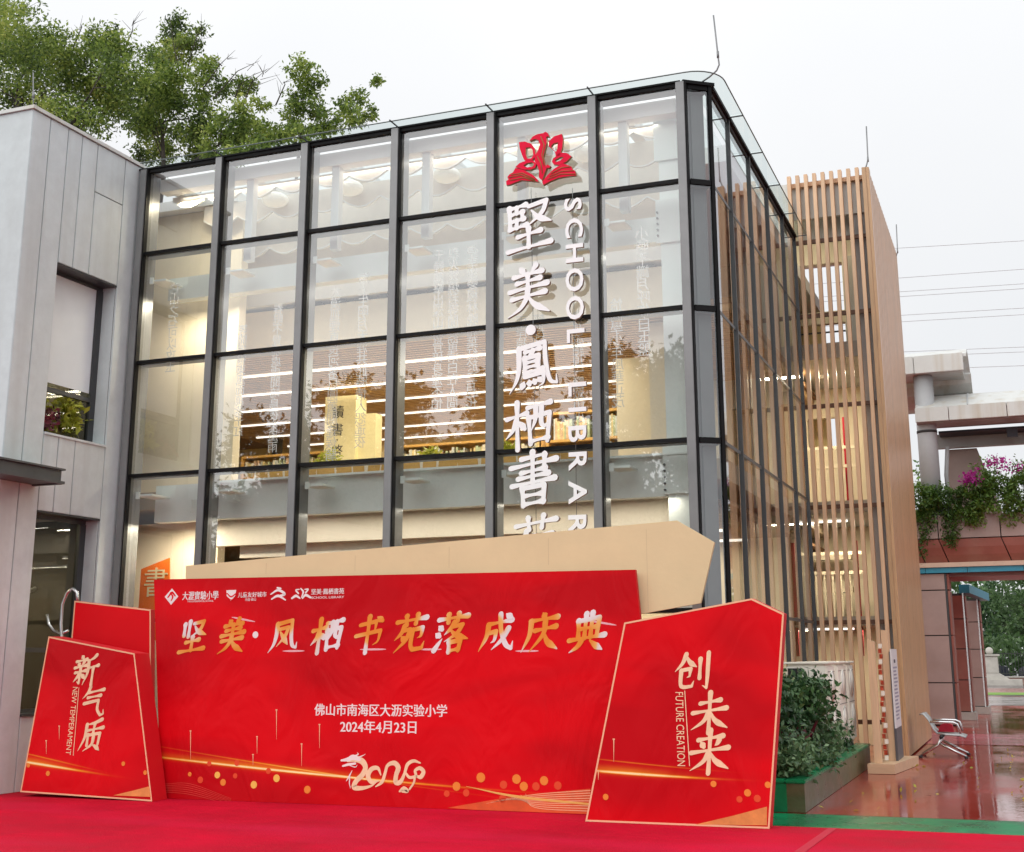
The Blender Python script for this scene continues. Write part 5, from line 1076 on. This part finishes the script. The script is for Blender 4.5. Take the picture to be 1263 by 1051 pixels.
bm = bmesh.new(); bmesh.ops.create_uvsphere(bm, u_segments=16, v_segments=10, radius=.2); me = bpy.data.meshes.new('finial'); bm.to_mesh(me); bm.free(); me.materials.append(M['stone']); link('finial', me, pd, (10.08, 58.15, 1.77))
def car(x, y, m, label, L=4.4, H=1.45, van=False):
    t = thing('parked_car', label, 'car', (x, y, 0), 'vehicles on the far street')
    pr_ = [(0, .3), (0, .75), (.25, .92), (1.0, .98), (1.55, H), (3.1, H), (3.9, .98), (4.35, .92), (4.4, .5), (4.4, .3)] if not van else [(0, .3), (.05, 1.1), (.6, 1.3), (.9, 2.0), (4.3, 2.05), (4.4, 1.8), (4.4, .3)]
    prism('body', [(x + a, y, z) for a, z in pr_], (0, 1.7, 0), m, t)
    wn = [(1.12, 1.0), (1.6, H - .07), (3.05, H - .07), (3.7, 1.0)] if not van else [(.75, 1.3), (1.0, 1.85), (4.0, 1.88), (4.1, 1.3)]
    prism('side_window', [(x + a, y - .01, z) for a, z in wn], (0, .009, 0), 'black', t)
    for q in (.8, 3.5):
        w_ = tube('wheel', [(x + q, y - .02, .32), (x + q, y + .2, .32)], .32, 'tyre', t, 20); tube('rim', [(x + q, y - .03, .32), (x + q, y - .021, .32)], .2, 'stainless', w_, 14).location = (0, 0, 0)
    box('headlight', x + 4.3, x + 4.41, y + .1, y + .4, .68, .82, 'stainless', t)
car(6.5, 63.5, 'car_dark', 'dark parked car behind the fence left of the stone pedestal'); car(11.4, 64, 'car_dark', 'dark parked car behind the fence right of the stone pedestal')
car(13.2, 72, 'van_white', 'pale van far down the street under the trees', van=True)
kb = thing('blue_kiosk', 'small dark blue kiosk far behind the fence', 'kiosk', (8.3, 75, 0)); box('booth', 7.4, 9.2, 75, 77, 0, 3.1, mat('blue paint', (.03, .06, .22), .5), kb); box('kiosk_roof', 7.2, 9.4, 74.8, 77.2, 3.101, 3.25, 'zinc', kb); box('kiosk_window', 7.8, 8.8, 74.98, 74.999, 1.3, 2.2, 'black', kb)
def bl(lst, y, sc=1., jy=1.2, seed=0):
    r = random.Random(seed); R = []
    for u, v, pr_ in lst: yy = y + r.uniform(-jy, jy); p = at(u, v, 'y', yy); q = at(u + pr_, v, 'y', yy); R.append(((p.x, p.y, p.z), (q - p).length * sc))
    return R
tree('street_tree', 'broad light green tree beyond the fence at the right edge', (15.2, 74, 0), bl([(1255, 745, 26), (1275, 730, 28), (1240, 770, 20), (1262, 775, 22), (1290, 760, 30), (1235, 735, 22), (1250, 700, 26)], 72, 1, 2.5), 260, .30, 'leaf_far', group='trees beyond the fence', tr=.3, seed=11)
tree('street_tree', 'dark dense tree beyond the fence just right of the gate piers', (8.5, 76, 0), bl([(1205, 735, 22), (1215, 760, 24), (1200, 775, 22), (1222, 730, 20), (1190, 750, 22), (1212, 790, 16), (1230, 790, 14)], 76, 1, 2.5), 260, .34, 'leaf_shrub', group='trees beyond the fence', tr=.3, seed=12)
tree('street_tree', 'dark tree showing in the gap between the slatted tower and the gate pier', (8.7, 34, 0), bl([(1146, 735, 18), (1152, 765, 16), (1140, 700, 20), (1142, 600, 14), (1136, 580, 12), (1150, 800, 14)], 33, 1, .8), 420, .2, 'leaf_boug', group='trees beyond the fence', tr=.16, seed=13)
hg = leaves('hedge', np.random.default_rng(5).uniform((2, 66, .3), (32, 70, 2.6), (9000, 3)), .4, 'leaf_far'); tag(hg, 'green hedge mass running behind the iron fence', 'hedge', kind='stuff')
hg2 = leaves('distant_woods', np.concatenate([np.random.default_rng(6).normal(size=(1500, 3)) * (3.5, 2, 2.0) + (x, 95, 4.2) for x in range(-20, 60, 5)]), .8, 'leaf_far'); tag(hg2, 'mass of distant trees closing the street', 'woods', kind='stuff')

# ================================================================== TREES BEHIND THE ROOF (upper left)
T1 = [(25, 40, 30), (5, 75, 34), (45, 75, 34), (85, 60, 26), (60, 110, 34), (20, 120, 30), (110, 95, 34), (120, 135, 32), (140, 62, 22), (165, 90, 28), (160, 130, 30), (125, 50, 20), (5, 25, 22), (90, 150, 28)]
T2 = [(190, 185, 22), (250, 190, 18), (320, 180, 14), (290, 190, 14), (215, 40, 20), (240, 48, 16), (205, 75, 26), (225, 105, 24), (195, 115, 26), (255, 85, 16), (262, 118, 22), (285, 140, 22), (240, 145, 26), (200, 150, 26), (310, 155, 18), (300, 105, 14), (225, 175, 24), (180, 165, 20), (295, 175, 20), (270, 178, 22)]
T3 = [(374, 85, 15), (381, 108, 17), (366, 128, 17), (388, 135, 15), (358, 150, 16), (345, 168, 16), (372, 165, 16), (437, 118, 13), (428, 138, 14), (464, 98, 7), (455, 140, 10), (410, 150, 15), (442, 148, 12), (395, 162, 14), (325, 165, 14), (322, 130, 9)]
tree('tall_tree', 'tall airy tree over the roof at the far upper left', (-11.5, 9.5, 0), bl(T1, 9.5, 1.05, 1.6, 1), 2700, .115, 'leaf_tree', group='trees behind the roofs', tr=.32, seed=21, sub=13, spread=.36)
tree('tall_tree', 'spreading tree with bare twigs over the corner of the grey building', (-8.0, 9.0, 0), bl(T2, 9.5, 1.05, 1.4, 2), 2600, .115, 'leaf_tree', group='trees behind the roofs', tr=.26, seed=22, sub=9, spread=.3)
tree('tall_tree', 'slim tree with separate leafy clumps above the left part of the glass roof', (-3.6, 9.5, 0), bl(T3, 9.5, 1, .7, 3), 2700, .11, 'leaf_tree', group='trees behind the roofs', tr=.17, seed=23, sub=9, spread=.33)
# bare twigs rising above the crowns
r = random.Random(8); D = []
for (u0, v0, u1, v1) in ((225, 110, 210, 22), (230, 90, 250, 30), (265, 120, 320, 75), (290, 120, 315, 90), (250, 110, 290, 62), (300, 130, 330, 85), (340, 130, 350, 100), (150, 70, 165, 25), (90, 60, 100, 30), (20, 30, 30, 5)):
    a, b = at(u0, v0, 'y', 9.3), at(u1, v1, 'y', 9.0); mid = (a + b) / 2 + Vector((r.uniform(-.2, .2), 0, r.uniform(0, .3))); D.append(tube_data([a, mid, b], [.022, .013, .004], 4, False))
    for k in range(7): s = a + (b - a) * r.uniform(.3, .95); D.append(tube_data([s, s + Vector((r.uniform(-.35, .5), r.uniform(-.2, .2), r.uniform(.0, .35)))], [.008, .003], 4, False))
V, Fc = merge(D); tw_o = bpy.data.objects['tall_tree.001']; link('bare_twigs', mesh('bare_twigs', V, Fc, 'bark'), tw_o, kind='stuff')
# trees on the near side of the court, seen as reflections in the glass
for i, (x, y, h, rr_) in enumerate(((-21, -38, 14.6, 4.0), (-16, -37, 15.2, 4.2), (-11.5, -38, 14.6, 4.0), (-5, -37, 15.0, 4.2), (.5, -38, 15.6, 4.4), (6, -38, 14.5, 4.2))):
    g = random.Random(i); B = [((x + g.uniform(-2.4, 2.4), y + g.uniform(-2, 2), h - g.uniform(1.2, 11)), g.uniform(1.4, 2.1)) for k in range(24)]
    tree('court_tree', ('first', 'second', 'third', 'fourth', 'fifth', 'sixth')[i] + ' dark tree from the left in the row mirrored in the facade glass', (x, y, 0), B, 620, .36, 'leaf_back', group='dark trees across the court mirrored in the glass', tr=.25, seed=31 + i, sub=12)
